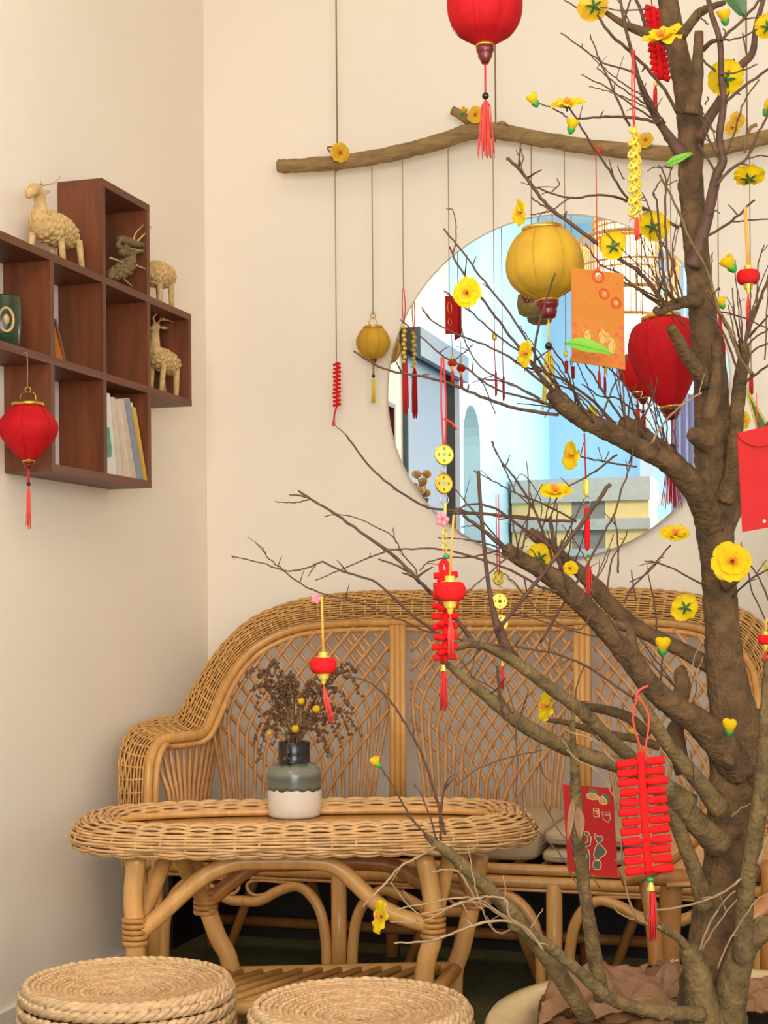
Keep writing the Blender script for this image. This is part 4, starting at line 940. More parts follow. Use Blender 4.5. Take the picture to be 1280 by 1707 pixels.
# twigs: (points, D0, D1, r0, r1, material)
TW = [
 ([(760, 1076), (700, 1035), (660, 1000), (620, 968), (570, 952), (537, 937), (520, 943), (480, 952), (435, 938), (385, 926)], 2.36, 2.30, 3, 1.2),
 ([(1058, 1165), (1000, 1125), (950, 1098), (900, 1084), (790, 1070), (720, 1055), (660, 1030), (600, 1005), (540, 990), (500, 972), (465, 945), (445, 928), (438, 912)], 2.44, 2.26, 2.6, 1.1),
 ([(800, 1085), (760, 1032), (715, 985), (700, 970), (660, 930), (610, 893), (560, 858), (515, 830), (497, 817)], 2.40, 2.34, 4.5, 2),
 ([(517, 831), (500, 837), (478, 838), (457, 836)], 2.34, 2.34, 1.6, 1), ([(517, 831), (500, 826), (483, 826)], 2.34, 2.33, 2, 1.2),
 ([(700, 970), (690, 945), (672, 925), (655, 895), (610, 870), (570, 858), (540, 861)], 2.37, 2.4, 1.6, 1), ([(660, 905), (656, 890), (655, 880)], 2.38, 2.38, 1.3, .8),
 ([(930, 985), (900, 978), (850, 950), (760, 920), (700, 915), (640, 920), (580, 945), (525, 967)], 2.42, 2.34, 3, 1.2),
 ([(960, 868), (920, 868), (850, 860), (740, 850), (700, 840), (640, 800), (610, 770), (578, 727)], 2.5, 2.42, 3, 1.8),
 ([(715, 985), (690, 960), (660, 942), (630, 932)], 2.37, 2.36, 2.4, 1.6), ([(830, 917), (790, 928), (740, 930), (715, 937), (700, 950)], 2.41, 2.38, 2, 1.3),
 ([(960, 868), (900, 838), (860, 822), (830, 806), (790, 785)], 2.5, 2.46, 2, 1.2),
 ([(922, 935), (910, 900), (890, 850), (862, 802), (842, 778), (830, 760), (818, 735)], 2.44, 2.36, 3, 1.3),
 ([(858, 820), (845, 790), (833, 765), (820, 735)], 2.4, 2.38, 1.6, 1), ([(842, 778), (848, 765), (850, 760)], 2.38, 2.38, 1.5, 1),
 ([(940, 930), (900, 897), (870, 880), (830, 850), (800, 841), (775, 843), (755, 856)], 2.44, 2.36, 3, 2),
 ([(915, 866), (860, 864), (810, 858), (750, 855)], 2.46, 2.4, 2.6, 1.8), ([(850, 922), (830, 905), (800, 880), (772, 860)], 2.4, 2.36, 5, 3),
 ([(845, 915), (800, 864), (775, 835), (745, 798)], 2.4, 2.36, 1.8, 1), ([(800, 880), (784, 876), (768, 879)], 2.38, 2.36, 1.6, 1),
 ([(900, 875), (900, 830), (870, 790), (855, 812)], 2.42, 2.4, 1.2, .8),
 ([(925, 655), (870, 610), (820, 580), (760, 556), (720, 535), (703, 513)], 2.42, 2.34, 2.6, 1.2),
 ([(930, 640), (870, 590), (830, 560), (790, 525), (765, 505), (740, 485)], 2.42, 2.36, 2.2, 1.2),
 ([(922, 655), (880, 600), (850, 560), (820, 520), (790, 480), (765, 445), (749, 412)], 2.42, 2.34, 3, 1.8),
 ([(940, 662), (910, 620), (880, 570), (840, 510), (800, 460), (770, 418), (740, 382)], 2.43, 2.36, 2.6, 1.6),
 ([(940, 680), (880, 665), (820, 645), (780, 615), (740, 595), (700, 560), (668, 533)], 2.43, 2.34, 2.6, 1.3),
 ([(930, 692), (860, 680), (800, 660), (750, 640), (690, 625), (640, 615), (590, 585)], 2.43, 2.32, 3.6, 1.8),
 ([(920, 680), (880, 655), (830, 630), (800, 610), (775, 570), (770, 548)], 2.42, 2.36, 2, 1.1), ([(750, 605), (770, 590), (788, 575)], 2.38, 2.38, 1.4, 1.2),
 ([(757, 420), (760, 385), (756, 353), (744, 348)], 2.38, 2.38, 1.4, 1), ([(825, 690), (805, 640), (800, 632), (850, 640), (900, 665)], 2.38, 2.42, 1.2, 1.6),
 ([(1110, 512), (1085, 475), (1060, 450), (1000, 410), (955, 375), (920, 350), (890, 315), (870, 287), (845, 263)], 2.5, 2.42, 4.2, 3),
 ([(1130, 380), (1060, 340), (1000, 325), (950, 330), (895, 313)], 2.56, 2.46, 3, 1.6), ([(950, 330), (920, 350), (905, 355), (885, 358)], 2.47, 2.46, 1.6, 1.3), ([(920, 320), (932, 307), (928, 298)], 2.46, 2.46, 1.4, 1),
 ([(918, 350), (898, 338), (885, 329)], 2.44, 2.44, 1.8, 1.4), ([(870, 287), (868, 270), (861, 250)], 2.42, 2.42, 1.5, 1), ([(868, 275), (872, 262), (868, 248)], 2.42, 2.42, 1.4, 1),
 ([(926, 652), (893, 612), (895, 560), (910, 500), (926, 456)], 2.42, 2.36, 3, 1.6),
 ([(1100, 206), (1060, 197), (1010, 195), (963, 198)], 2.55, 2.5, 3.2, 2), ([(1085, 185), (1060, 125), (1010, 107), (970, 80), (935, 55)], 2.54, 2.46, 2.2, 1.2),
 ([(1050, 210), (1035, 180), (1020, 145), (1000, 100), (983, 58)], 2.54, 2.48, 2.6, 1.4), ([(1100, 205), (1050, 172), (1010, 145), (970, 125)], 2.55, 2.5, 2, 1.1),
 ([(1085, 178), (1040, 150), (995, 113)], 2.54, 2.5, 1.8, 1.1), ([(1130, 188), (1100, 140), (1060, 95), (1020, 60), (995, 25)], 2.58, 2.5, 3.6, 2.4),
 ([(1010, 20), (975, 17), (960, 12), (940, 0)], 2.64, 2.64, 2, 1.2), ([(1078, 52), (1070, 25), (1058, -8)], 2.64, 2.66, 4, 3), ([(1040, 40), (1050, 0), (1062, -20)], 2.62, 2.6, 2, 1.5), ([(1080, 15), (1040, 18), (1000, 12)], 2.62, 2.62, 1.6, 1.2), ([(1070, 60), (1055, 45), (1035, 10), (1025, -8)], 2.6, 2.6, 1.8, 1.2),
 ([(1075, 350), (1040, 325), (1020, 290), (995, 255), (965, 205), (945, 175)], 2.52, 2.44, 2.6, 1.6), ([(945, 195), (920, 180), (898, 172)], 2.44, 2.44, 1.6, 1.3), ([(1040, 300), (1031, 283), (1030, 276)], 2.5, 2.5, 1.4, 1),
 ([(1200, 124), (1230, 120), (1262, 108)], 2.5, 2.52, 2, 1.4), ([(1202, 66), (1230, 40), (1270, -3)], 2.48, 2.5, 3.2, 2.5), ([(1200, 67), (1230, 64), (1262, 50)], 2.49, 2.55, 1.8, 1.6), ([(1212, 168), (1250, 137), (1295, 105)], 2.5, 2.55, 3, 2.4), ([(1165, 88), (1178, 76), (1190, 68), (1202, 66)], 2.54, 2.5, 6, 3),
 ([(1210, 258), (1226, 215), (1240, 170), (1265, 133)], 2.52, 2.56, 2, 1.2), ([(1192, 310), (1215, 285), (1245, 262), (1262, 225), (1278, 195), (1282, 160)], 2.52, 2.48, 3.2, 2), ([(1245, 265), (1265, 260), (1285, 262)], 2.5, 2.52, 1.6, 1.3),
 ([(1195, 262), (1180, 230), (1168, 188)], 2.54, 2.56, 2.2, 1.8), ([(1198, 300), (1185, 275), (1165, 240)], 2.54, 2.56, 2.4, 2), ([(1196, 258), (1186, 210), (1166, 180)], 2.5, 2.5, 1.5, 1.2), ([(1198, 222), (1180, 212), (1172, 200)], 2.5, 2.5, 1.6, 1.2),
 ([(1192, 118), (1180, 108), (1168, 97)], 2.52, 2.53, 2.4, 1.8), ([(1207, 65), (1209, 52), (1205, 48)], 2.5, 2.5, 1.5, 1), ([(1245, 90), (1240, 70), (1238, 55)], 2.66, 2.66, 1.8, 1.2), ([(1225, 120), (1224, 105), (1222, 98)], 2.6, 2.6, 1.8, 1.2), ([(1180, 40), (1165, 25), (1170, 12)], 2.6, 2.6, 1.6, 1.2), ([(1175, 175), (1180, 165), (1178, 160)], 2.6, 2.6, 1.4, 1),
 ([(1172, 398), (1210, 375), (1235, 355), (1258, 333)], 2.56, 2.62, 3, 2), ([(1222, 370), (1250, 367), (1290, 364)], 2.58, 2.62, 1.6, 1.3), ([(1182, 356), (1194, 351), (1199, 355)], 2.54, 2.54, 1.8, 1.2),
 ([(1255, 625), (1235, 600), (1215, 550), (1195, 510), (1180, 455), (1150, 400), (1130, 350), (1100, 292)], 2.46, 2.42, 4, 2, 'bark2'), ([(1185, 470), (1186, 440), (1187, 420)], 2.45, 2.45, 1.5, 1.1), ([(1190, 490), (1197, 480), (1200, 484)], 2.44, 2.44, 1.8, 1.4),
 ([(1240, 575), (1262, 510), (1278, 470), (1292, 420)], 2.52, 2.56, 4, 2), ([(1236, 580), (1225, 530), (1220, 480)], 2.52, 2.54, 2, 1.2), ([(1232, 590), (1222, 550), (1214, 508)], 2.52, 2.52, 2, 1.2), ([(1240, 575), (1255, 520), (1272, 495)], 2.52, 2.5, 2.4, 1.4), ([(1235, 585), (1236, 540), (1232, 492)], 2.53, 2.55, 2, 1.2), ([(1242, 580), (1262, 560), (1292, 545)], 2.52, 2.5, 2.4, 1.6), ([(1240, 600), (1262, 580), (1295, 568)], 2.52, 2.56, 2.2, 1.6), ([(1262, 515), (1264, 440), (1274, 408)], 2.53, 2.54, 1.8, 1.2), ([(1275, 600), (1278, 520), (1282, 460)], 2.5, 2.5, 1.6, 1.2),
 ([(1235, 640), (1220, 590), (1200, 545), (1178, 520)], 2.5, 2.48, 2.6, 1.6), ([(1240, 640), (1262, 622), (1295, 600)], 2.5, 2.46, 2.6, 2), ([(1180, 525), (1200, 520), (1240, 530), (1292, 555)], 2.56, 2.6, 1.6, 1.2),
 ([(1112, 505), (1102, 420), (1096, 340), (1088, 322), (1102, 300)], 2.48, 2.42, 2.8, 1.3), ([(1122, 502), (1112, 430), (1108, 340), (1110, 300), (1098, 275)], 2.5, 2.46, 2.8, 1.4), ([(1132, 503), (1118, 430), (1095, 390), (1080, 340), (1070, 320)], 2.5, 2.52, 2.4, 1.2), ([(1105, 512), (1060, 480), (1030, 455), (1000, 440), (975, 405)], 2.48, 2.42, 3.2, 1.3), ([(1125, 505), (1090, 460), (1072, 410), (1060, 370)], 2.5, 2.5, 2, 1), ([(1140, 500), (1125, 450), (1122, 400), (1130, 375)], 2.5, 2.54, 2, 1), ([(1115, 508), (1080, 492), (1040, 470), (1010, 462)], 2.48, 2.42, 2.2, 1.2), ([(1130, 503), (1105, 470), (1098, 430), (1110, 395)], 2.5, 2.46, 1.6, 1),
 ([(830, 1052), (870, 1000), (920, 937), (965, 878), (1000, 830), (1016, 807)], 2.36, 2.30, 3.5, 4.2), ([(900, 1072), (950, 990), (980, 940), (1005, 890), (1022, 860), (1035, 820), (1052, 770)], 2.46, 2.42, 3, 1.8), ([(1030, 955), (1030, 905), (1024, 862)], 2.44, 2.42, 2, 1.6), ([(1012, 1000), (1018, 940), (1040, 900), (1046, 885)], 2.5, 2.5, 2, 1.2),
 ([(948, 990), (930, 930), (921, 892), (917, 862)], 2.44, 2.46, 5, 4), ([(917, 862), (925, 840), (930, 825)], 2.46, 2.46, 2, 1.4), ([(925, 920), (928, 870), (929, 840)], 2.44, 2.42, 1.8, 1.3),
 ([(1060, 778), (1020, 772), (985, 765), (968, 761)], 2.5, 2.46, 2, 1.6), ([(1028, 758), (985, 790), (948, 810)], 2.48, 2.42, 2.2, 1.6), ([(1015, 752), (1005, 770), (998, 745)], 2.48, 2.46, 1.2, .8), ([(1048, 772), (1060, 740), (1060, 700)], 2.5, 2.54, 1.8, 1.2),
 ([(1040, 1005), (1052, 982), (1090, 940), (1118, 908)], 2.52, 2.5, 2.4, 1.8), ([(1178, 978), (1110, 943), (1075, 935)], 2.58, 2.54, 2, 1.4), ([(1060, 1000), (1055, 975), (1053, 950)], 2.54, 2.54, 1.8, 1.2), ([(1095, 1050), (1090, 1000), (1080, 957)], 2.56, 2.54, 1.8, 1.2), ([(1050, 970), (1080, 955), (1100, 935)], 2.52, 2.52, 1.4, 1),
 ([(1222, 995), (1250, 966), (1290, 945)], 2.58, 2.54, 2.2, 1.6), ([(1285, 1010), (1265, 965), (1240, 925), (1235, 905)], 2.54, 2.54, 2, 1.4), ([(1285, 1050), (1255, 990), (1245, 950), (1230, 935)], 2.55, 2.54, 1.8, 1.3),
 ([(722, 1402), (690, 1370), (662, 1322), (638, 1284), (628, 1272)], 2.34, 2.3, 2, 1.4), ([(742, 1392), (730, 1340), (700, 1250), (672, 1200), (650, 1168), (620, 1140), (575, 1126)], 2.34, 2.28, 2.6, 1.5), ([(735, 1400), (735, 1350), (742, 1310), (756, 1290)], 2.34, 2.32, 3, 1.6), ([(728, 1400), (712, 1350), (700, 1320), (690, 1308)], 2.34, 2.32, 1.8, 1.2),
 ([(905, 1585), (880, 1550), (850, 1530), (842, 1500), (815, 1495), (800, 1497), (720, 1520), (690, 1518), (650, 1470)], 2.28, 2.2, 3, 1.2, 'twigp'), ([(895, 1570), (860, 1540), (815, 1536), (770, 1550), (720, 1567), (658, 1572)], 2.28, 2.2, 3.4, 1.8, 'twigp'), ([(880, 1560), (840, 1530), (800, 1505), (760, 1507), (720, 1530), (690, 1537), (650, 1536)], 2.3, 2.24, 2.6, 1.2, 'twigp'), ([(870, 1552), (830, 1520), (800, 1500), (760, 1497), (700, 1508), (652, 1518)], 2.3, 2.22, 2.4, 1.6, 'twigp'), ([(792, 1500), (770, 1460), (762, 1452), (740, 1450), (718, 1455)], 2.3, 2.26, 2.6, 2, 'twigp'), ([(860, 1545), (830, 1555), (810, 1530), (795, 1490), (785, 1440), (780, 1410)], 2.32, 2.34, 2, 1.2, 'twigp'), ([(725, 1412), (690, 1432), (665, 1447), (635, 1480), (605, 1512)], 2.34, 2.26, 2.4, 2, 'twigp'), ([(840, 1510), (842, 1480), (838, 1460)], 2.3, 2.3, 1.4, .9, 'twigp'), ([(885, 1550), (895, 1530), (905, 1515)], 2.3, 2.3, 1.6, 1, 'twigp'),
 ([(1105, 1547), (1080, 1540), (1062, 1530), (1048, 1500), (1038, 1450), (1035, 1400)], 2.42, 2.36, 3, 1.5, 'twigp'), ([(1060, 1534), (1035, 1525), (1020, 1508)], 2.42, 2.4, 1.8, 1.2, 'twigp'), ([(1235, 1465), (1200, 1490), (1150, 1508), (1082, 1518)], 2.46, 2.36, 2.6, 2, 'twigp'), ([(1082, 1518), (1090, 1532), (1096, 1545)], 2.36, 2.4, 1.6, 1.4, 'twigp'), ([(1165, 1585), (1180, 1545), (1205, 1505), (1225, 1485)], 2.46, 2.44, 2.4, 1.6, 'twigp'), ([(1170, 1585), (1190, 1548), (1215, 1515), (1228, 1500)], 2.46, 2.44, 2, 1.4, 'twigp'), ([(1195, 1615), (1215, 1570), (1240, 1530), (1262, 1500), (1285, 1488)], 2.44, 2.42, 2, 1.2, 'twigp'), ([(1265, 1440), (1278, 1400), (1292, 1370)], 2.44, 2.42, 4, 3, 'twigp'), ([(1218, 1362), (1235, 1348), (1255, 1338)], 2.5, 2.48, 1.4, 1, 'twigp'), ([(1130, 1600), (1118, 1603), (1122, 1598)], 2.44, 2.44, 2, 1.4, 'twigp'), ([(1038, 1285), (990, 1235), (955, 1222), (940, 1215)], 2.34, 2.3, 2, 1.2, 'twigp'), ([(1060, 1380), (1030, 1340), (1000, 1290), (960, 1265), (945, 1250)], 2.34, 2.3, 1.6, 1.2, 'twigp'),
 ([(1000, 1560), (985, 1530), (965, 1480), (930, 1420), (895, 1385), (868, 1340)], 2.34, 2.3, 1.6, 1), ([(1000, 1480), (960, 1420), (925, 1375), (905, 1335)], 2.32, 2.3, 1.4, 1), ([(860, 1330), (862, 1260), (855, 1180), (840, 1130)], 2.3, 2.32, 1.5, 1), ([(900, 1270), (905, 1290), (920, 1305)], 2.36, 2.34, 1.6, 1), ([(905, 1250), (860, 1260), (800, 1280), (760, 1310)], 2.36, 2.3, 1.4, 1), ([(855, 1190), (825, 1150), (790, 1130), (765, 1095)], 2.36, 2.34, 1.6, 1.1),
 ([(830, 1110), (835, 1170), (845, 1200)], 2.36, 2.36, 3.2, 2.2), ([(1000, 1235), (970, 1200), (960, 1150), (975, 1110)], 2.6, 2.62, 1.8, 1.2), ([(1040, 1060), (1000, 1062), (940, 1048), (880, 1028), (850, 1025)], 2.48, 2.44, 1.8, 1.2), ([(985, 1025), (960, 1050), (900, 1020), (860, 975), (840, 955)], 2.42, 2.38, 1.8, 1.2), ([(850, 925), (810, 960), (780, 985), (745, 1000)], 2.38, 2.34, 1.8, 1.2),
 ([(1070, 730), (1058, 690), (1040, 640), (1000, 600), (978, 560)], 2.7, 2.64, 2.4, 1.3), ([(1062, 720), (1080, 680), (1092, 650), (1095, 630)], 2.72, 2.76, 2.2, 1.3), ([(1085, 740), (1110, 700), (1150, 665), (1170, 655)], 2.5, 2.46, 2.6, 1.8, 'twigp'), ([(1040, 705), (1010, 660), (985, 620), (970, 600)], 2.74, 2.7, 2.4, 1.3), ([(1045, 708), (1050, 670), (1060, 640)], 2.74, 2.74, 1.8, 1.2), ([(1085, 735), (1060, 690), (1030, 665), (1000, 660), (970, 640)], 2.72, 2.66, 2, 1.2), ([(990, 705), (960, 660), (940, 610), (915, 570)], 2.44, 2.38, 2.6, 1.4), ([(1000, 705), (1020, 650), (1040, 610), (1048, 590)], 2.46, 2.5, 1.8, 1.2), ([(1050, 740), (1000, 680), (950, 640), (900, 618), (870, 612)], 2.5, 2.42, 3.4, 1.6), ([(1100, 750), (1090, 700), (1075, 660)], 2.5, 2.5, 2, 1.2), ([(1120, 780), (1112, 740), (1110, 700), (1098, 680)], 2.52, 2.52, 2, 1.2), ([(1020, 720), (980, 670), (940, 645), (905, 640)], 2.44, 2.4, 2.4, 1.4),
 ([(1160, 560), (1120, 520), (1085, 480), (1060, 440)], 2.5, 2.42, 1.8, 1.2), ([(1120, 280), (1098, 278), (1078, 285)], 2.46, 2.44, 1.6, 1),
 ([(1150, 1130), (1160, 1090), (1175, 1062)], 2.54, 2.52, 1.6, 1, 'twigp'), ([(1148, 1170), (1158, 1130), (1172, 1095)], 2.5, 2.48, 1.6, 1.1, 'twigp'), ([(1104, 1090), (1102, 1120), (1103, 1180)], 2.56, 2.58, 2, 1.6), ([(1130, 1150), (1100, 1110), (1065, 1065)], 2.54, 2.5, 1.8, 1.2), ([(1125, 1145), (1095, 1115), (1058, 1080)], 2.54, 2.52, 2, 1.2),
 ([(1050, 1075), (1035, 1060), (1005, 1010), (985, 985)], 2.44, 2.4, 1.6, 1), ([(1150, 1185), (1160, 1150), (1158, 1120)], 2.6, 2.6, 1.5, 1), ([(1135, 1290), (1155, 1300), (1150, 1250)], 2.48, 2.44, 1.4, 1),
]
rt_ = random.Random(9)
def spray(n, x0, x1, y0, y1, a0, a1, l0, l1, D0, D1, r=1.7):
    for _ in range(n):
        t = rt_.random(); x, y = x0 + (x1 - x0) * t, y0 + (y1 - y0) * t; D = D0 + (D1 - D0) * t; a = math.radians(rt_.uniform(a0, a1)); l = rt_.uniform(l0, l1); bd = rt_.uniform(-.25, .25)
        pts = [(x, y)]
        for k in range(1, 5): pts.append((x + l * k / 4 * math.cos(a + bd * k / 4), y - l * k / 4 * math.sin(a + bd * k / 4)))
        TW.append((pts, D, D + rt_.uniform(-.1, .06), r * rt_.uniform(.8, 1.3), r * .55))
spray(9, 935, 1060, 668, 735, 95, 165, 70, 190, 2.43, 2.5)
spray(7, 1050, 1150, 715, 790, 80, 140, 60, 160, 2.72, 2.64)
spray(8, 1232, 1245, 590, 560, 35, 125, 60, 170, 2.52, 2.54)
spray(6, 1100, 1140, 515, 503, 85, 150, 70, 190, 2.48, 2.52)
spray(8, 850, 990, 920, 1020, 60, 160, 60, 170, 2.38, 2.44)
spray(6, 890, 1010, 892, 1000, 50, 110, 50, 140, 2.7, 2.66)
spray(5, 1060, 1150, 140, 260, 110, 170, 60, 150, 2.52, 2.56)
spray(5, 740, 880, 1102, 1210, 30, 100, 40, 120, 2.32, 2.4)
for L in TW:
    pts, D0, D1, r0, r1 = L[:5]; m = L[5] if len(L) > 5 else 'twig'
    n = len(pts); q = [(a, b_, .88 * (r0 + (r1 - r0) * i / (n - 1))) for i, (a, b_) in enumerate(pts)]
    v, rs = path3(q, D0, D1, 5); 
    v = [p + Vector((U(-1, 1), U(-1, 1), U(-1, 1))) * .0009 for p in v]
    b = MB().tube(v, rs, 6, jit=.1)
    ln_ = sum((v[i + 1] - v[i]).length for i in range(len(v) - 1)); ns = int(ln_ / .085) if r0 < 4.6 else 0
    for _ in range(ns):   # side spurs and buds
        i = random.randrange(2, len(v)); d_ = (v[i] - v[i - 1]).normalized(); o = (d_ * U(.3, .9) + Vector((U(-1, 1), U(-.5, .5), U(-.6, 1)))).normalized()
        l = U(.006, .04); e = v[i] + o * l; b.tube([v[i], v[i] + o * l * .5 + Vector((0, 0, .001)), e], [rs[i] * .7, rs[i] * .6, rs[i] * .4], 5)
    part('twig', b, M[m], tree)
# ---------------------------------------------------------------- blossoms
def blossom(px, py, s, D, kind, parent, m='petal', gold=False, seed=0):
    rs = random.Random(seed * 31 + int(px)); c = P(px, py, D); S = s * D / F; tocam = (CAM - c).normalized()
    rt_ = UP.cross(tocam).normalized() * 1.0
    if kind == 'bud':
        ax = (UP + RGT * rs.uniform(-.7, .7) + tocam * .3).normalized()
        z = ax; x = z.orthogonal().normalized(); y = z.cross(x); Mx = Matrix((x, y, z)).transposed()
        b = MB()
        for k in range(5):
            a = k * 2 * PI / 5 + .3; fl = rs.uniform(.05, .5); rows = []
            for i in range(6):
                t = i / 5; rr_ = S * (.12 + .62 * math.sin(PI * min(1, t * .62)) + fl * .5 * t * t); zz = S * (-.5 + 1.55 * t)
                rows.append([c + Mx @ Vector((rr_ * math.cos(a + w_), rr_ * math.sin(a + w_), zz - .22 * S * t * (w_ / .75) ** 2)) for w_ in (-.75, -.4, 0, .4, .75)])
            b.grid(rows)
        b.ell(c, (.45 * S, .45 * S, .7 * S), Mx, 8, 5)
        f = part('flower_bud', b, M[m], parent)
        part('calyx', MB().lathe([(.12 * S, -1.0 * S), (.34 * S, -.8 * S), (.52 * S, -.45 * S), (.56 * S, -.15 * S)], c, 8, Mx, lobes=4, lob=.25), M['sepal2'], f); return f
    nm = {'front': tocam + UP * .25 + RGT * rs.uniform(-.3, .3), 'back': -tocam + UP * .3 + RGT * rs.uniform(-.25, .25), 'left': -RGT + tocam * .5 + UP * rs.uniform(0, .3), 'right': RGT + tocam * .2, 'up': UP + tocam * .55 + RGT * rs.uniform(-.3, .3), 'upback': UP * 1.0 - tocam * .6, 'down': -UP * .3 + tocam}[kind]
    z = nm.normalized(); x = (UP - z * UP.dot(z)); x = x.normalized() if x.length > .1 else z.orthogonal().normalized(); y = z.cross(x)
    Mx = Matrix((x, y, z)).transposed(); b = MB()
    def petal(a, RR, wd, cup, zo):
        rows = []
        ph = rs.uniform(0, 6)
        for i in range(7):
            u = i / 6; w_ = wd * (u * (1.55 - .62 * u)) ** .85 if u > 0 else 0.03
            w_ *= 1 - max(0, u - .78) * 1.6
            row = []
            for j in range(7):
                v = j / 3 - 1; r_ = RR * (.06 + .94 * u) * (1 - .10 * v * v * u) - (RR * .05 if (abs(v) < .1 and i == 6) else 0)
                lat = v * w_ * RR; zz = RR * (cup * u ** 1.3 - .22 * u ** 4 + .085 * math.sin(4.5 * v + 5 * u + ph) * u) + zo - .06 * RR * abs(v) * u
                p = Vector((r_ * math.cos(a) - lat * math.sin(a), r_ * math.sin(a) + lat * math.cos(a), zz)); row.append(c + Mx @ p)
            rows.append(row)
        b.grid(rows)
    a0 = rs.uniform(0, 6)
    for k in range(5): petal(a0 + 2 * PI * k / 5 + rs.uniform(-.08, .08), S * rs.uniform(.9, 1.1), rs.uniform(.64, .78), rs.uniform(.28, .6), .02 * S * (k % 2))
    if kind in ('front', 'up', 'down'):
        for k in range(5): petal(a0 + .6 + 2 * PI * k / 5, S * .70, .66, .62, S * .06)
    f = part('flower', b, M[m], parent)
    sb = MB()
    for k in range(11):
        a = 2 * PI * k / 11; r_ = S * rs.uniform(.12, .26)
        sb.tube([c + Mx @ Vector((.04 * S * math.cos(a), .04 * S * math.sin(a), .06 * S)), c + Mx @ Vector((r_ * math.cos(a), r_ * math.sin(a), S * rs.uniform(.34, .5)))], [.02 * S, .035 * S], 5)
    part('stamens', sb, M['stamen'], f)
    cb_ = MB()
    for k in range(5):
        a = a0 + .6 + 2 * PI * k / 5
        rows = [[c + Mx @ (Vector((r_ * math.cos(a) - q * math.sin(a), r_ * math.sin(a) + q * math.cos(a), -.05 * S + .26 * (r_ / S) ** 1.3 * S - .05 * S)))
                 for q in (-w_ * S, 0, w_ * S)] for r_, w_ in ((.02 * S, .04), (.22 * S, .10), (.42 * S, .07), (.55 * S, .01))]
        cb_.grid(rows)
    cb_.tube([c + Mx @ Vector((0, 0, -.02 * S)), c + Mx @ Vector((0, 0, -.3 * S))], [.09 * S, .05 * S], 6)
    part('calyx', cb_, M['sepal'], f); return f
FL = [(990, 10, 26, 2.62, 'back'), (1104, 66, 33, 2.46, 'up'), (890, 168, 12, 2.44, 'bud'), (945, 177, 29, 2.43, 'up'), (953, 211, 13, 2.44, 'bud'), (1210, 132, 30, 2.56, 'back'), (1208, 30, 13, 2.5, 'bud'), (1279, 45, 22, 2.56, 'back'), (1248, 298, 27, 2.5, 'upback'), (869, 355, 21, 2.45, 'left'), (1088, 378, 26, 2.54, 'back'), (1022, 411, 24, 2.44, 'back'), (779, 490, 25, 2.34, 'front'), (878, 590, 22, 2.36, 'left'), (1217, 442, 15, 2.5, 'bud'), (955, 760, 25, 2.46, 'left'), (988, 692, 16, 2.55, 'left'), (925, 822, 28, 2.44, 'up'), (1126, 894, 27, 2.48, 'up'), (1220, 938, 34, 2.42, 'front'), (900, 930, 23, 2.5, 'back'), (950, 948, 13, 2.5, 'front'), (1142, 1013, 24, 2.55, 'back'), (1104, 1080, 15, 2.5, 'bud'), (913, 1178, 26, 2.46, 'left'), (1216, 1215, 14, 2.44, 'bud'), (628, 1272, 10, 2.3, 'bud'), (637, 1528, 29, 2.2, 'left'), (1280, 182, 13, 2.5, 'bud'), (1203, 506, 10, 2.48, 'bud'), (1008, 612, 15, 2.6, 'right'), (1236, 842, 22, 2.64, 'back'), (1234, 702, 19, 2.66, 'front'), (1057, 1221, 6, 2.6, 'bud'), (972, 712, 9, 2.6, 'bud')]
for i, (x, y, s, D, k) in enumerate(FL): blossom(x, y, s, D, k, tree, 'petal2' if D > 2.6 else 'petal', seed=i)
def leaf(p0, p1, w_, m, parent, nrm, curl=.12, name='leaf', edge=None):
    d_ = p1 - p0; L0 = d_.length; d_.normalize(); sd_ = d_.cross(nrm).normalized(); n_ = sd_.cross(d_)
    rows = []; 
    for i in range(11):
        t = i / 10; ww = w_ * math.sin(PI * min(1, t * .92 + .06)) ** .8
        if i in (0, 10): ww = .0006
        c = p0 + d_ * L0 * t + n_ * (curl * L0 * math.sin(PI * t) * .5)
        rows.append([c + sd_ * v * ww + n_ * (abs(v) * ww * .35 + .0015 * math.sin(9 * t + v)) for v in (-1, -.5, 0, .5, 1)])
    o = part(name, MB().grid(rows), M[m], parent)
    part('midrib', MB().tube([r[2] + n_ * .0004 for r in rows], [.0012 * (1.1 - i / 10) for i in range(11)], 4), M['sepal2' if m == 'leaf' else 'leafy' if edge else m], o)
    if edge:
        for j in (0, 4): part('leaf_margin', MB().tube([r[j] for r in rows], edge, 4), M['leafy'], o)
TC = -FW
leaf(P(940, 573, 2.26), P(1020, 591, 2.26), .012, 'leaf', tree, TC + UP * .6)
leaf(P(1108, 277, 2.44), P(1154, 256, 2.44), .0065, 'leaf', tree, TC + UP * .3)
leaf(P(1240, 28, 2.5), P(1205, -25, 2.5), .014, 'leafd', tree, TC)
leaf(P(962, 1345, 2.33), P(966, 1398, 2.33), .008, 'leafbrown', tree, TC + RGT * .3)
leaf(P(955, 1330, 2.34), P(946, 1400, 2.32), .005, 'leafbrown', tree, TC)
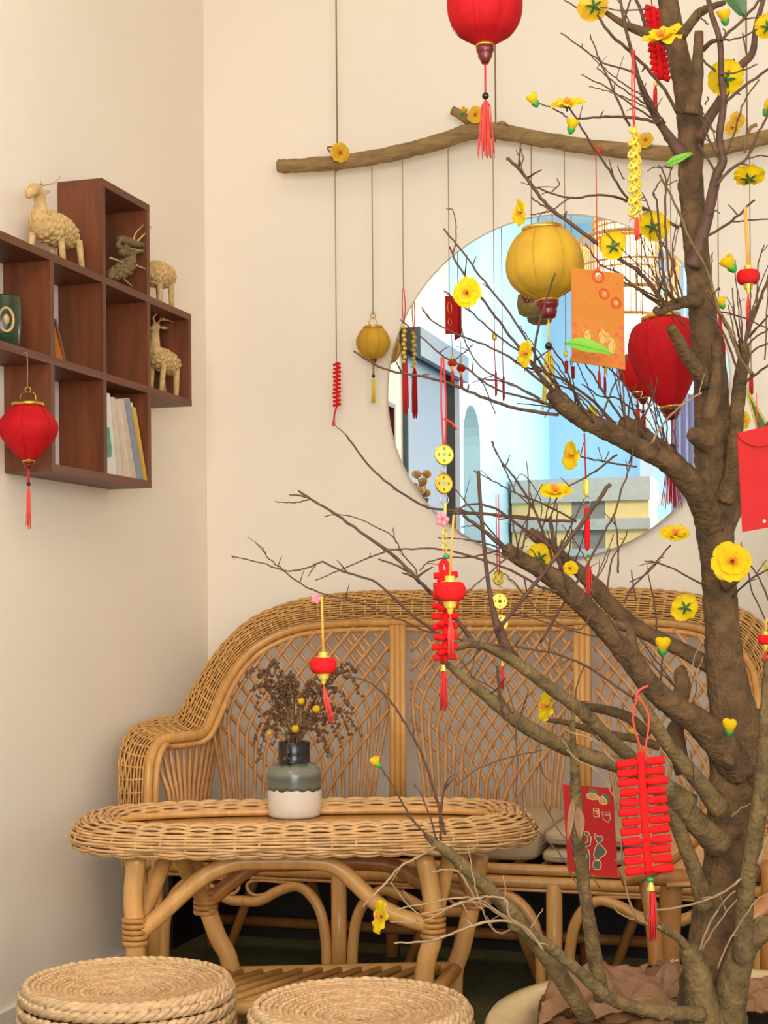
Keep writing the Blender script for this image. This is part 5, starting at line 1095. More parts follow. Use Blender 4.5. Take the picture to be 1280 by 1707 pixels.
# snake plant at the right edge
sp = P(1505, 1015, 3.75)
spl_ = root('snake_plant', 'tall snake plant with yellow edged leaves at the right edge behind the red envelope', 'plant', (sp.x, sp.y, 0))
part('planter', MB().lathe([(.10, .001), (.12, .02), (.13, .55), (.14, .57), (.125, .57), (.115, .5), (.02, .5)], (sp.x, sp.y, 0), 28), M['dark'], spl_)
bz = Vector((sp.x, sp.y, .5))
for (tx, ty, tD, w_) in ((1242, 646, 3.6, .03), (1300, 640, 3.65, .03), (1270, 935, 3.6, .018), (1390, 600, 3.7, .03), (1440, 640, 3.75, .03), (1480, 760, 3.7, .025)):
    leaf(bz + Vector((U(-.03, .03), U(-.03, .03), 0)), P(tx, ty, tD), w_, 'leafd', spl_, TC, .06, edge=.0035)
# ================================================================ hanging branch on the wall
random.seed(77)
YB = 4.525
def Yb(px, py, dy=0): return onY(px, py, YB + dy)
bm = [(464, 277, 11), (500, 276, 11.5), (560, 271, 12), (620, 263, 12.5), (680, 250, 12.5), (740, 234, 13), (785, 219, 14), (815, 217, 14), (850, 222, 13), (920, 235, 12.5), (1000, 247, 12.5), (1080, 254, 12.5), (1140, 256, 12.5), (1200, 247, 12.5), (1290, 226, 12), (1380, 206, 11)]
c0 = Yb(820, 217)
beam = root('hanging_branch', 'long driftwood branch hung horizontally by strings on the back wall', 'branch', c0)
ctl = [Yb(a, b_) for a, b_, _ in bm]; vv = spl(ctl, 6); rr = []
for i in range(len(vv)):
    t = i / 6; a = min(int(t), len(bm) - 2); f = min(1, t - a); rr.append((bm[a][2] * (1 - f) + bm[a + 1][2] * f) * depth(vv[i]) / F)
part('branch', MB().tube(vv, rr, 14, jit=.07), M['drift'], beam)
part('cut_stub', MB().tube([Yb(800, 214), Yb(778, 198), Yb(764, 189), Yb(754, 184)], [.018, .015, .0135, .013], 9, jit=.08), M['drift'], beam)
part('twig', MB().tube(spl([Yb(820, 212, -.02), Yb(836, 203, -.02), Yb(848, 210, -.02)], 4), .003, 5), M['drift'], beam)
part('twig', MB().tube(spl([Yb(1244, 236, -.01), Yb(1250, 214, -.01), Yb(1262, 208, -.01)], 4), .005, 6), M['drift'], beam)
part('twig', MB().tube(spl([Yb(566, 258, -.02), Yb(556, 246, -.02), Yb(546, 246, -.02), Yb(550, 254, -.02)], 4), .003, 5), M['drift'], beam)
for px, py in ((562, 262), (826, 212), (1245, 230)):
    p = Yb(px, py); part('hanging_string', MB().tube([p, (p.x, p.y, CZ)], .0026, 5), M['string'], beam)
    q = Yb(px, py + 9); rb = .0255
    part('string_wrap', MB().tube([Vector((q.x - .004 + .003 * math.sin(a), q.y + rb * math.cos(a), q.z + rb * math.sin(a))) for a in [2 * PI * i / 16 for i in range(16)]], .0026, 5, closed=True), M['string'], beam)
for i, (x, y, s, k) in enumerate(((566, 255, 16, 'front'), (793, 192, 14, 'front'), (772, 186, 7, 'bud'), (1076, 234, 13, 'front'), (1229, 200, 13, 'front'), (1221, 214, 13, 'front'))):
    blossom(x, y, s, depth(Yb(x, y)) - .035, k, beam, 'petal2', seed=100 + i)
# ================================================================ ornament builders (px offsets from a hanging frame)
class Fr:
    def __init__(s, px, py, D=None, base=None):
        s.px, s.py = px, py; s.o = base if base is not None else P(px, py, D); s.s = depth(s.o) / F
    def __call__(s, x, y, z=0): return s.o + RGT * (x - s.px) * s.s - UP * (y - s.py) * s.s + FW * z * s.s
def tassel(f, x, y0, y1, r, m, par, n=12, spread=1.6, name='tassel'):
    b = MB(); s = f.s
    for k in range(n):
        a = 2 * PI * k / n + U(-.2, .2); q = r * U(.3, 1); e = q * spread
        l = y1 - U(0, .14) * (y1 - y0)
        b.tube([f(x, y0), f(x + q * .8 * math.cos(a), y0 + (l - y0) * .12, q * .8 * math.sin(a)), f(x + q * math.cos(a) * 1.1 + U(-.5, .5), y0 + (l - y0) * .55, q * math.sin(a)), f(x + e * math.cos(a) + U(-.6, .6), l, e * math.sin(a))], [s * .9, s * 1.1, s * 1.0, s * .7], 4)
    return part(name, b, M[m], par)
def cord(f, pts, r, m, par, name='cord'):
    return part(name, MB().tube(spl([f(*p) for p in pts], 3) if len(pts) > 2 else [f(*p) for p in pts], r * f.s, 6), M[m], par)
def ball(f, x, y, r, m, par, name='bead', sq=1.0):
    return part(name, MB().ell(f(x, y), (r * f.s, r * f.s, r * f.s * sq), None, 12, 8), M[m], par)
def cyl(f, x, y0, y1, r0, r1, m, par, name, n=20, T_=None):
    c = f(x, y0); L0 = (y0 - y1) * f.s
    return part(name, MB().lathe([(r0 * f.s, 0), (r0 * f.s * 1.0, L0 * .02), (r1 * f.s, L0 * .98), (r1 * f.s, L0)], c, n, T_), M[m], par)
def wire_ring(f, x, y, r, m, par, name='ring', th=.8, tilt=.5):
    return part(name, MB().tube([f(x + r * math.cos(a) * math.cos(tilt), y + r * math.sin(a), r * math.cos(a) * math.sin(tilt)) for a in [2 * PI * i / 20 for i in range(20)]], th * f.s, 5, closed=True), M[m], par)
def lantern(label, px, py, D, prof, shade, lobes, lob, rim, cap, cd_y, bead_y, ts, tm, hang, tilt=0, group=None, base=None, cordm='redcord', beadr=5, handle=None):
    """prof: (r,y) of the fabric, top to bottom in px; rim: top rim (r,y0,y1); cap: (r0,r1,y0,y1)"""
    f = Fr(px, py, D, base); s = f.s; ax = px
    rt = root('silk_lantern', label, 'lantern', f.o, group)
    TM = Matrix.Rotation(tilt, 3, FW) if tilt else None
    def TT(x, y, z=0):
        v = f(x, y, z) - f.o; return f.o + (TM @ v if TM else v)
    def lat(pr, n=64, lb=0, lo=0.0):
        mb = MB(); mb.lathe([(max(.001, r * s), (py - y) * s) for r, y in pr], f.o, n, TM, lobes=lb, lob=lo, capb=False, capt=False); return mb
    # smooth profile
    q = spl([Vector((r, y, 0)) for r, y in prof], 5); pr = [(p.x, p.y) for p in q]
    sh_ = part('shade', lat(pr, 8 * lobes, lobes, lob), M[shade], rt)
    if lobes:
        for k in range(lobes):
            a = 2 * PI * (k + .5) / lobes
            part('rib', MB().tube([TT(px + r * 1.0 * math.cos(a) * .998, y, r * math.sin(a) * .998) for r, y in pr[::2]], .55 * s, 4), M[shade], sh_)
    r, y0, y1 = rim
    part('top_rim', lat([(r - 3, y0 + .5), (r - 1, y0), (r + .6, y0 + 1), (r + .6, y1), (r - 2, y1 + .5), (r - 3, y0 + .5)], 40), M['gold'], rt)
    r0, r1, y0, y1 = cap
    part('bottom_rim', lat([(r0 - 1, y0 - 4), (r0 + 1.2, y0 - 3.5), (r0 + 1.2, y0 + 1), (r0 - 1, y0 + 1.5)], 32), M['gold'], rt)
    h = y1 - y0
    part('base_cap', lat([(.5, y0), (r0, y0), (r0 + .5, y0 + h * .25), (r0 * .86, y0 + h * .42), (r0 * .8, y0 + h * .5), (r0 * .84, y0 + h * .6), (r1 * 1.25, y0 + h * .86), (r1, y1), (.5, y1)], 28), M['darkred'], rt)
    bt = TT(px, y1); bx = px + (bt - f.o).dot(RGT) / s; by = py - (bt - f.o).z / s
    if bead_y:
        cord(f, [(bx - .8, by - 2), (bx - 1, bead_y)], .9, cordm, rt); cord(f, [(bx + .8, by - 2), (bx + 1, bead_y)], .9, cordm, rt)
        ball(f, bx, bead_y, beadr, 'bead', rt)
    if ts: tassel(f, bx, ts[0], ts[1], ts[2], tm, rt, n=ts[3] if len(ts) > 3 else 14)
    if handle:  # wire bail: (half width, y top)
        hw, yt = handle; r, y0, y1 = rim
        part('wire_handle', MB().tube([TT(px - hw, y1), TT(px - hw, yt + 6), TT(px - hw + 4, yt), TT(px + hw - 4, yt), TT(px + hw, yt + 6), TT(px + hw, y1)], .8 * s, 6), M['gold'], rt)
        wire_ring(f, px, yt - 4.5, 4.5, 'gold', rt)
    for h in hang: part('hanging_cord', MB().tube(spl(h, 4) if len(h) > 2 else h, .9 * s if True else 0, 5), M['string'], rt)
    return rt
LG = 'hanging silk lanterns'
# big red lantern at the top
f0 = Fr(808, 20, 2.5); top = f0(812, -66)
lantern('large red silk lantern with coral tassel hanging at the top centre, above the branch', 808, 20, 2.5, [(30, -64), (48, -50), (60, -22), (63.5, 6), (60, 32), (48, 53), (29, 66), (15, 74)], 'redsilk', 8, .055, (31, -68, -63), (14.5, 6, 77, 106), 0, 160, (166, 265, 11, 22), 'tasselo', [[top, Vector((top.x, top.y, CZ))]], group=LG, beadr=6, handle=(15, -80))
# yellow lantern
fy = Fr(908, 442, 2.62)
lantern('large yellow silk lantern with gold rim hanging from a twig before the mirror', 908, 442, 2.62, [(32, 384), (47, 394), (60, 415), (66, 440), (62, 464), (46, 483), (28, 493), (17, 498)], 'yelsilk', 8, .05, (34, 378, 386), (18.5, 11, 502, 531), 0, 577, (584, 686, 11, 16), 'tassely', [[fy(896, 384), fy(899, 360), fy(917, 349)], [fy(922, 384), fy(921, 362), fy(920, 346)]], tilt=-.06, group=LG, cordm='tassely', beadr=6.5)
# red teardrop lantern beside the trunk
fr_ = Fr(1108, 590, 2.82)
lantern('tall red silk lantern tucked behind the trunk with a gold neck ring', 1108, 590, 2.82, [(31, 532), (48, 541), (58, 562), (60, 585), (54, 612), (42, 640), (28, 664), (18, 676)], 'redsilk', 7, .06, (33, 525, 532), (17, 8, 680, 700), 0, 746, (752, 850, 13, 16), 'tassel', [[fr_(1100, 528), fr_(1108, 512), fr_(1112, 508)]], tilt=-.10, group=LG, beadr=6.5)
# red lantern near the mirror
b0 = onY(1062, 618, YB - .01); fm = Fr(1062, 618, None, b0); up_ = Yb(1060, 250)
lantern('smaller red lantern close to the mirror, left of the tall red lantern', 1062, 618, None, [(14, 588), (24, 594), (31, 609), (31, 624), (24, 640), (13, 650), (7, 653)], 'redsilk', 6, .05, (15, 585, 589), (8, 4, 655, 664), 0, 677, (680, 742, 4, 8), 'tassel', [[fm(1062, 586), Vector((b0.x, b0.y + .01, up_.z))]], group=LG, base=b0, beadr=3, handle=(7, 576))
# small yellow lantern on the beam
b0 = onY(622, 572, YB - .005); fm = Fr(622, 572, None, b0); up_ = Yb(620, 266)
lantern('small amber yellow lantern hanging left of the mirror edge', 622, 572, None, [(15, 547), (22, 553), (28, 566), (28, 577), (21, 590), (12, 596), (7, 598)], 'yelsilk', 8, .045, (16.5, 544, 548), (6.5, 4, 598.5, 605), 0, 627, (630, 674, 2.6, 8), 'tassely', [[fm(622, 526), Vector((b0.x, b0.y, up_.z - .005))]], group=LG, base=b0, cordm='string', beadr=3, handle=(6.5, 530))
# red faceted lantern at the wall shelf
XL_ = XF + .012; b0 = onX(47, 712, XL_); fm = Fr(47, 712, None, b0)
hz = z2 - TH
lantern('red faceted lantern hanging under the wall shelf at the left edge', 47, 712, None, [(25, 677), (33, 684), (44, 698), (49, 708), (49, 718), (43, 732), (28, 751), (13, 766)], 'redsilk', 6, .07, (26.5, 671, 677), (9.5, 4, 769, 781), 0, 807, (811, 884, 4, 10), 'tasselo', [[fm(46, 648), Vector((fm(46, 648).x, fm(46, 648).y, hz + .002)), Vector((XF - .004, fm(46, 648).y, hz + .001))]], group=LG, base=b0, beadr=3.6, handle=(13, 654))
# brown medallion lantern behind the yellow lantern
b0 = onY(886, 508, YB - .012); fm = Fr(886, 508, None, b0); up_ = Yb(876, 228)
rt = root('bronze_lantern', 'small drab gold drum lantern with red flower medallion half hidden behind the yellow lantern', 'lantern', b0, LG)
s = fm.s
part('shade', MB().lathe([(14 * s, -19 * s), (22 * s, -15 * s), (25 * s, 0), (23 * s, 16 * s), (15 * s, 19 * s)], b0, 18, lobes=6, lob=.05), mat('drab_gold_silk', '#7d6a2c', .5, var=.25, scale=90), rt)
for k in range(6):
    a = 2 * PI * k / 6; part('medallion_petal', MB().ell(fm(879 + 6.5 * math.cos(a), 500 + 6.5 * math.sin(a), -24.5), (4.2 * s, 1.2 * s, 4.2 * s), None, 8, 5), M['darkred'], rt)
part('medallion_centre', MB().ell(fm(879, 500, -25), (3.4 * s, 1.6 * s, 3.4 * s), None, 8, 5), M['goldp'], rt)
part('hanging_cord', MB().tube([fm(886, 490), Vector((fm(886, 490).x, YB, up_.z))], .0016, 5), M['string'], rt)
# ---------------------------------------------------------------- mini velvet lanterns
def minilantern(label, px, py, D, s_, top, tend, tassel_m='tassel', cordw=1.5, pinkb=False, base=None, sway=0):
    f = Fr(px, py, D, base); rt = root('velvet_lantern', label, 'ornament', f.o, 'mini red velvet lanterns'); s = f.s
    pr = spl([Vector(p) for p in ((.40 * s_, .60 * s_, 0), (.78 * s_, .58 * s_, 0), (.98 * s_, .28 * s_, 0), (1.0 * s_, 0, 0), (.96 * s_, -.28 * s_, 0), (.74 * s_, -.58 * s_, 0), (.38 * s_, -.62 * s_, 0))], 3)
    part('velvet_ball', MB().lathe([(p.x * s, p.y * s) for p in reversed(pr)], f.o, 26), M['redfelt'], rt)
    cyl(f, px, py - s_ * .58, py - s_ * 1.0, s_ * .33, s_ * .33, 'goldp', rt, 'top_collar')
    part('collar_teeth', MB().lathe([(s_ * .40 * s, 0), (s_ * .62 * s, .06 * s_ * s), (s_ * .40 * s, .12 * s_ * s)], f(px, py - s_ * .56), 20, lobes=10, lob=.3), M['goldp'], rt)
    cyl(f, px, py + s_ * 1.05, py + s_ * .56, s_ * .36, s_ * .46, 'goldp', rt, 'bottom_collar')
    part('collar_teeth', MB().lathe([(s_ * .40 * s, -.10 * s_ * s), (s_ * .62 * s, -.04 * s_ * s), (s_ * .40 * s, .04 * s_ * s)], f(px, py + s_ * .60), 20, lobes=10, lob=.3), M['goldp'], rt)
    cyl(f, px, py + s_ * 1.45, py + s_ * 1.02, s_ * .12, s_ * .26, 'goldp', rt, 'finial')
    cord(f, [(top[0] - .7, top[1]), (px - 1, py - s_ * .98)], cordw * .8, 'yelcord', rt); cord(f, [(top[0] + .9, top[1]), (px + 1, py - s_ * .98)], cordw * .8, 'yelcord', rt)
    b = MB(); ty = py + s_ * 1.4
    for k in range(16):
        a = U(0, 6.28); q = s_ * U(.05, .22); x = px + q * math.cos(a)
        b.tube([f(px, ty), f(x + sway * .3, ty + (tend - ty) * .4, q * math.sin(a)), f(x + sway + U(-1, 1), tend - U(0, .15) * (tend - ty), q * math.sin(a))], [.9 * s, 1.1 * s, .7 * s], 4)
    part('tassel', b, M[tassel_m], rt)
    if pinkb:
        for k in range(5):
            a = 2 * PI * k / 5; part('glass_petal', MB().ell(f(pinkb[0] + 5 * math.cos(a), pinkb[1] + 5 * math.sin(a)), (4.2 * s, 3 * s, 4.2 * s), None, 8, 5), M['pink'], rt)
        ball(f, pinkb[0], pinkb[1], 2.6, 'pink', rt)
    return rt
minilantern('mini red velvet lantern on a yellow cord in front of the sofa, above the vase', 539, 1109, 2.27, 22, (537, 994), 1206, 'tasselo', pinkb=(527, 998), sway=13)
minilantern('mini red velvet lantern hanging over the red firecracker bundle', 750, 986, 2.20, 26, (757, 858), 1100, 'tasselo')
minilantern('mini red velvet lantern right of the trunk on a long yellow cord', 1247, 462, 2.55, 19, (1243, 345), 552, 'tasselo', cordw=2.6, pinkb=False)
minilantern('mini red velvet lantern cut off at the right frame edge near the sofa top', 1276, 1066, 2.5, 13, (1278, 1030), 1110, 'tassel')
# ---------------------------------------------------------------- coins
def coin(f, x, y, r, par, ang=.35, m='goldp'):
    s = f.s; c = f(x, y); X = (RGT * math.cos(ang) + FW * math.sin(ang)); Z = UP; Nn = X.cross(Z)
    n = 28; h = r * .22
    def sqp(a, q):
        k = q / max(abs(math.cos(a)), abs(math.sin(a))); return k * math.cos(a), k * math.sin(a)
    rings = []
    for (t, th) in ((0, 1), (1, 1), (1, -1), (0, -1)):
        row = []
        for i in range(n):
            a = 2 * PI * i / n; u, v = (r * math.cos(a), r * math.sin(a)) if t else sqp(a, h)
            row.append(c + (X * u + Z * v) * s + Nn * th * .045 * r * s)
        rings.append(row)
    b = MB(); vs = [p for rw in rings for p in rw]
    b.add(vs, [(k * n + i, k * n + (i + 1) % n, ((k + 1) % 4) * n + (i + 1) % n, ((k + 1) % 4) * n + i) for k in range(4) for i in range(n)])
    o = part('coin', b, M[m], par, smooth=False)
    def hoop(q, th): return MB().tube([c + (X * q * math.cos(a) + Z * q * math.sin(a)) * s for a in [2 * PI * i / 28 for i in range(28)]], th * s, 6, closed=True)
    part('coin_rim', hoop(r, r * .09), M['gold'], o)
    b = MB()
    for k in range(4):
        a = PI / 2 * k + PI / 2; u, v = math.cos(a) * r * .6, math.sin(a) * r * .6
        for dd in (-.08, .0, .09):
            b.box(c + (X * (u + dd * r * .3) + Z * (v + dd * r)) * s + Nn * .055 * r * s * (1 if Nn.dot(FW) < 0 else -1), (r * .24 * s, .4 * s, r * .05 * s), Matrix.Rotation(YAW + ang, 3, 'Z'))
        b.box(c + (X * u + Z * v) * s + Nn * .055 * r * s * (1 if Nn.dot(FW) < 0 else -1), (r * .05 * s, .4 * s, r * .3 * s), Matrix.Rotation(YAW + ang, 3, 'Z'))
    part('coin_marks', b, M['golddark'], o, False)
    return o
def firecracker(f, x0, y0, x1, y1, rows, half, tr, par, m='redfelt', tilt=.0, depth3=False, tl=None):
    s = f.s; tl = tl or half
    n = 10; sp_ = []
    for i in range(n + 1): t = i / n; sp_.append(f(x0 + (x1 - x0) * t + (.6 if i % 2 else -.6), y0 + (y1 - y0) * t))
    part('spine', MB().tube(sp_, tr * .95 * s, 8, jit=.06), M[m], par)
    for i in range(rows):
        t = (i + .5) / rows; x = x0 + (x1 - x0) * t; y = y0 + (y1 - y0) * t
        for sd in (-1, 1):
            L0 = half * U(.92, 1.06); ty = tilt * sd * half + U(-.5, .5); zz = U(-1.5, 1.5) - (tr if depth3 else 0)
            a = f(x + sd * tr * .6, y, zz); e = f(x + sd * L0, y + ty, zz + U(-2, 2))
            d_ = e - a
            part('firecracker_tube', MB().tube([a, a + d_ * .12, a + d_ * .18, a + d_ * .95, e], [tr * .55 * s, tr * .55 * s, tr * s, tr * s, tr * .82 * s], 9), M[m], par)
# big firecracker low right
f = Fr(1075, 1350, 2.32); rt = root('firecracker_charm', 'large red flocked firecracker string hanging right of the red envelope', 'ornament', f.o, 'red firecracker charms')
cord(f, [(1064, 1160), (1056, 1200), (1072, 1258)], 1.8, 'tasselo', rt); cord(f, [(1064, 1160), (1083, 1195), (1074, 1258)], 1.8, 'tasselo', rt)
cord(f, [(1060, 1162), (1068, 1150), (1082, 1143)], 2.2, 'tasselo', rt, 'knot')
firecracker(f, 1068, 1262, 1080, 1458, 12, 40, 7.2, rt, tilt=-.09)
part('knot', MB().ell(f(1069, 1262), (8 * f.s, 7 * f.s, 9 * f.s)), M['redfelt'], rt)
ball(f, 1083, 1466, 6, 'green', rt, sq=.75); cyl(f, 1084, 1484, 1471, 7, 3.5, 'goldp', rt, 'tassel_cap'); tassel(f, 1086, 1482, 1572, 5.5, 'tassel', rt, 16, 1.1)
# firecracker with coins (centre)
f = Fr(740, 1000, 2.26); rt = root('coin_firecracker_charm', 'long charm of two gold coins above a red firecracker bundle, centre of the photo', 'ornament', f.o, 'red firecracker charms')
cord(f, [(739, 596), (738, 670), (741, 742)], 1.6, 'redcord', rt); cord(f, [(742, 596), (746, 670), (744, 742)], 1.6, 'redcord', rt)
cord(f, [(742, 698), (755, 705), (763, 716)], 2, 'redcord', rt, 'cord_end')
coin(f, 742, 758, 16.5, rt, .45); wire_ring(f, 741, 783, 5, 'steel', rt); coin(f, 741, 806, 16.5, rt, .6); wire_ring(f, 742, 833, 8, 'steel', rt)
cyl(f, 743, 856, 839, 2.6, 2.6, 'goldp', rt, 'gold_link')
for k in range(5):
    a = 2 * PI * k / 5; part('glass_petal', MB().ell(f(738 + 7 * math.cos(a), 866 + 7 * math.sin(a)), (5.5 * f.s, 3 * f.s, 5.5 * f.s), None, 9, 6), M['pink'], rt)
for k in range(3): wire_ring(f, 742, 889 + 12 * k, 6.5, 'goldp', rt, 'gold_link', 1.6, 1.0)
ball(f, 745, 928, 6, 'green', rt, sq=.7)
cord(f, [(743, 922), (744, 934)], 1.4, 'redcord', rt)
part('knot_loop', MB().tube(spl([f(737, 958), f(735, 942), f(741, 935), f(747, 945), f(746, 958)], 3), 4.2 * f.s, 8), M['redfelt'], rt)
firecracker(f, 743, 950, 741, 1104, 9, 21, 5.6, rt, tilt=-.05, depth3=False)
for k in range(6):
    y = 965 + 24 * k
    for sd in (-1, 1): 
        a = f(742, y, -4); e = f(742 + sd * 10, y + 3, -24); part('firecracker_tube', MB().tube([a, a.lerp(e, .2), e], [3 * f.s, 5.2 * f.s, 5 * f.s], 9), M['redfelt'], rt)
cyl(f, 738, 1118, 1108, 5, 3, 'goldp', rt, 'tassel_cap'); tassel(f, 738, 1117, 1187, 6, 'tassel', rt, 14, 1.3)
# red firecracker behind the trunk top
f = Fr(1095, 75, 2.72); rt = root('firecracker_charm', 'red firecracker string partly behind the trunk at the top right', 'ornament', f.o, 'red firecracker charms')
firecracker(f, 1088, 12, 1102, 132, 12, 15, 5.4, rt, tilt=.35)
cord(f, [(1085, -30), (1087, 12)], 1.2, 'redcord', rt)
ball(f, 1092, 141, 4, 'goldp', rt); tassel(f, 1092, 143, 200, 4.5, 'tassel', rt, 8, 1.6)
# small firecracker on the beam
b0 = onY(561, 640, YB); f = Fr(561, 640, None, b0); rt = root('firecracker_charm', 'small red firecracker string hanging alone on the wall at the left of the branch', 'ornament', b0, 'red firecracker charms')
part('hanging_cord', MB().tube([f(561, 603), Vector((f(561, 603).x, YB, Yb(561, 282).z))], .0016, 5), M['string'], rt)
firecracker(f, 562, 604, 561, 678, 11, 6.2, 2.4, rt, tilt=-.3)
cord(f, [(561, 678), (557, 690), (556, 705)], 1.6, 'redcord', rt, 'tail'); tassel(f, 556, 700, 711, 2, 'tasselo', rt, 6, 1.8)
# gold chain charm
f = Fr(1058, 280, 2.40); rt = root('gold_chain_charm', 'braided shiny gold chain charm on a red cord at the upper right', 'ornament', f.o)
cord(f, [(1056, 84), (1054, 150), (1057, 214)], 1.3, 'redcord', rt); cord(f, [(1057, 84), (1059, 150), (1058, 214)], 1.3, 'redcord', rt); ball(f, 1057, 87, 4, 'redcord', rt, 'knot')
for k in range(15):
    y = 216 + k * 9.6; sd = 1 if k % 2 else -1; sc = min(1, .55 + k * .12)
    part('gold_link', MB().tube([f(1058 + sd * 2.6 + (7 * math.cos(a) * .95 + sd * 4 * math.sin(a) * .5) * sc, y + (8 * math.sin(a) + sd * 3.2 * math.cos(a)) * sc, 4.2 * math.sin(a + .6) * sd) for a in [2 * PI * i / 16 for i in range(16)]], 3.0 * f.s, 7, closed=True), M['goldp'], rt)
ball(f, 1058, 354, 4.6, 'green', rt, sq=.8); cyl(f, 1058.5, 364, 358, 5, 3, 'goldp', rt, 'tassel_cap'); tassel(f, 1060, 363, 402, 4, 'tasselo', rt, 14, 1.2)
cord(f, [(1061, 350), (1066, 358), (1067, 368)], .7, 'redcord', rt); cord(f, [(1056, 360), (1050, 366), (1049, 370)], .7, 'redcord', rt)
# coin chain
f = Fr(833, 1010, 2.42); rt = root('coin_chain_charm', 'string of four gold coins on a red cord in front of the sofa rim', 'ornament', f.o)
cord(f, [(828, 823), (829, 955)], .9, 'redcord', rt); cord(f, [(832, 823), (833, 955)], .9, 'redcord', rt)
for (x, y, r, a) in ((831, 963, 12, .7), (833, 1002, 13, .3), (834, 1038, 13, .35), (836, 1075, 10, .3)): coin(f, x, y, r, rt, a)
for y in (982, 1020, 1058): wire_ring(f, 834, y, 4, 'gold', rt)
cord(f, [(836, 1084), (837, 1102)], .8, 'goldp', rt); cyl(f, 837, 1110, 1100, 3, 2, 'goldp', rt, 'tassel_cap'); tassel(f, 837, 1109, 1150, 2.8, 'tassel', rt, 10, 1.2)
# tassel chain in the mirror area
f = Fr(977, 880, 2.50); rt = root('tassel_chain_charm', 'red cord charm with one gold oval and a ribbed red drop before the mirror bottom', 'ornament', f.o)
cord(f, [(975, 722), (977, 797)], 1.5, 'redcord', rt); part('gold_oval', MB().ell(f(977, 812), (6 * f.s, 2.5 * f.s, 17 * f.s), None, 14, 8), M['goldp'], rt)
wire_ring(f, 978, 835, 8, 'steel', rt)
b = MB().lathe([(r * f.s, (880 - y) * f.s) for r, y in [(1.5, 918)] + [(5.2 - (.9 if i % 2 else 0) - max(0, (i - 16) * .25) - (4 if i < 2 else 0), 841 + i * 3.9) for i in range(20)][::-1] + [(1.5, 840)]], f(978.5, 880), 12); part('ribbed_drop', b, M['redfelt'], rt)
ball(f, 980, 927, 3, 'green', rt); cyl(f, 980, 941, 930, 2.2, 1.6, 'goldp', rt, 'tassel_cap'); tassel(f, 981, 940, 1020, 4.5, 'tassel', rt, 10, 1.4)
# small ornaments along the beam
def bhang(x, y, px_top):  # frame on the beam plane + cord
    b0 = onY(x, y, YB); f = Fr(x, y, None, b0); return f, Yb(x, interp(x, [(a, b_ + r) for a, b_, r in bm]))
f, up_ = bhang(673, 590, 673); rt = root('bead_tassel_charm', 'gold bell beads over a long red tassel at the left edge of the mirror', 'ornament', f.o, 'small charms on the branch')
part('hanging_cord', MB().tube([f(673, 482), Vector((f(673, 482).x, YB, up_.z))], .0014, 5), M['string'], rt)
cord(f, [(672, 482), (671, 510), (673, 540)], .8, 'redcord', rt); cord(f, [(674, 482), (676, 510), (674, 540)], .8, 'redcord', rt)
for k in range(9): part('gold_bead', MB().ell(f(673.5 + (1 if k % 2 else -1), 545 + 7.2 * k), (3.7 * f.s, 3.7 * f.s, 3.6 * f.s), None, 9, 6), M['goldp'], rt)
tassel(f, 675, 604, 692, 5, 'tassel', rt, 18, 1.15)
f, up_ = bhang(748, 525, 748); rt = root('red_envelope', 'small red envelope with gold print hanging by the mirror top left', 'envelope', f.o, 'red envelopes')
part('hanging_cord', MB().tube([f(749, 490), Vector((f(749, 490).x, YB, up_.z))], .0014, 5), M['string'], rt)
cy, sy = math.cos(.55), math.sin(.55)
def ev(u, v, w=0): return f(742 + (u * cy), 493 + v + u * .12, u * sy * 1.0 + w)
q = [ev(0, 0), ev(25, -4), ev(25, 58), ev(0, 64)]; part('envelope_sheet', MB().prism(q, FW * .002), M['redpaper2'], rt, False)
part('gold_print', MB().tube([ev(9 + 4 * math.cos(a), 18 + 10 * math.sin(a), -.3) for a in [2 * PI * i / 14 for i in range(14)]], .7 * f.s, 5, closed=True).tube([ev(9 + 3 * math.cos(a), 42 + 6 * math.sin(a), -.3) for a in [2 * PI * i / 14 for i in range(14)]], .7 * f.s, 5, closed=True), M['gold'], rt)
f, up_ = bhang(754, 605, 752); rt = root('velvet_ball_charm', 'tiny red velvet ball with gold caps hanging below the small red envelope', 'ornament', f.o, 'small charms on the branch')
ball(f, 754, 605, 8, 'redfelt', rt, 'velvet_ball', .85); cyl(f, 754, 598, 594, 3, 4, 'goldp', rt, 'cap'); cyl(f, 754, 617, 611, 2, 4, 'goldp', rt, 'cap'); tassel(f, 754, 617, 640, 2, 'tasselo', rt, 6)
part('hanging_cord', MB().tube([f(754, 596), f(753, 558)], .0012, 5), M['string'], rt)
f, up_ = bhang(824, 560, 822); rt = root('coin_tassel_charm', 'tiny gold coin with thin red drop hanging before the mirror centre left', 'ornament', f.o, 'small charms on the branch')
part('hanging_cord', MB().tube([f(824, 554), Vector((f(824, 554).x, YB, up_.z))], .0014, 5), M['string'], rt)
coin(f, 824, 561, 7, rt, .9); cord(f, [(824, 568), (825, 620)], .8, 'redcord', rt); tassel(f, 826, 618, 662, 1.8, 'tassel', rt, 7, 1.1)
f, up_ = bhang(945, 600, 940); rt = root('drop_charm', 'tiny gold charm with red drop hanging just left of the orange envelope', 'ornament', f.o, 'small charms on the branch')
part('hanging_cord', MB().tube([f(943, 588), Vector((f(943, 588).x, YB, up_.z))], .0014, 5), M['string'], rt)
part('gold_oval', MB().ell(f(943, 589), (4 * f.s, 2 * f.s, 6 * f.s)), M['goldp'], rt); cyl(f, 944, 622, 602, 3.2, 3.2, 'redpaper2', rt, 'red_drop'); cord(f, [(943, 595), (944, 604)], .5, 'redcord', rt)
f, up_ = bhang(997, 560, 997); rt = root('red_cord_charm', 'thin red cord knotted over the branch, falling behind the orange envelope', 'ornament', f.o, 'small charms on the branch')
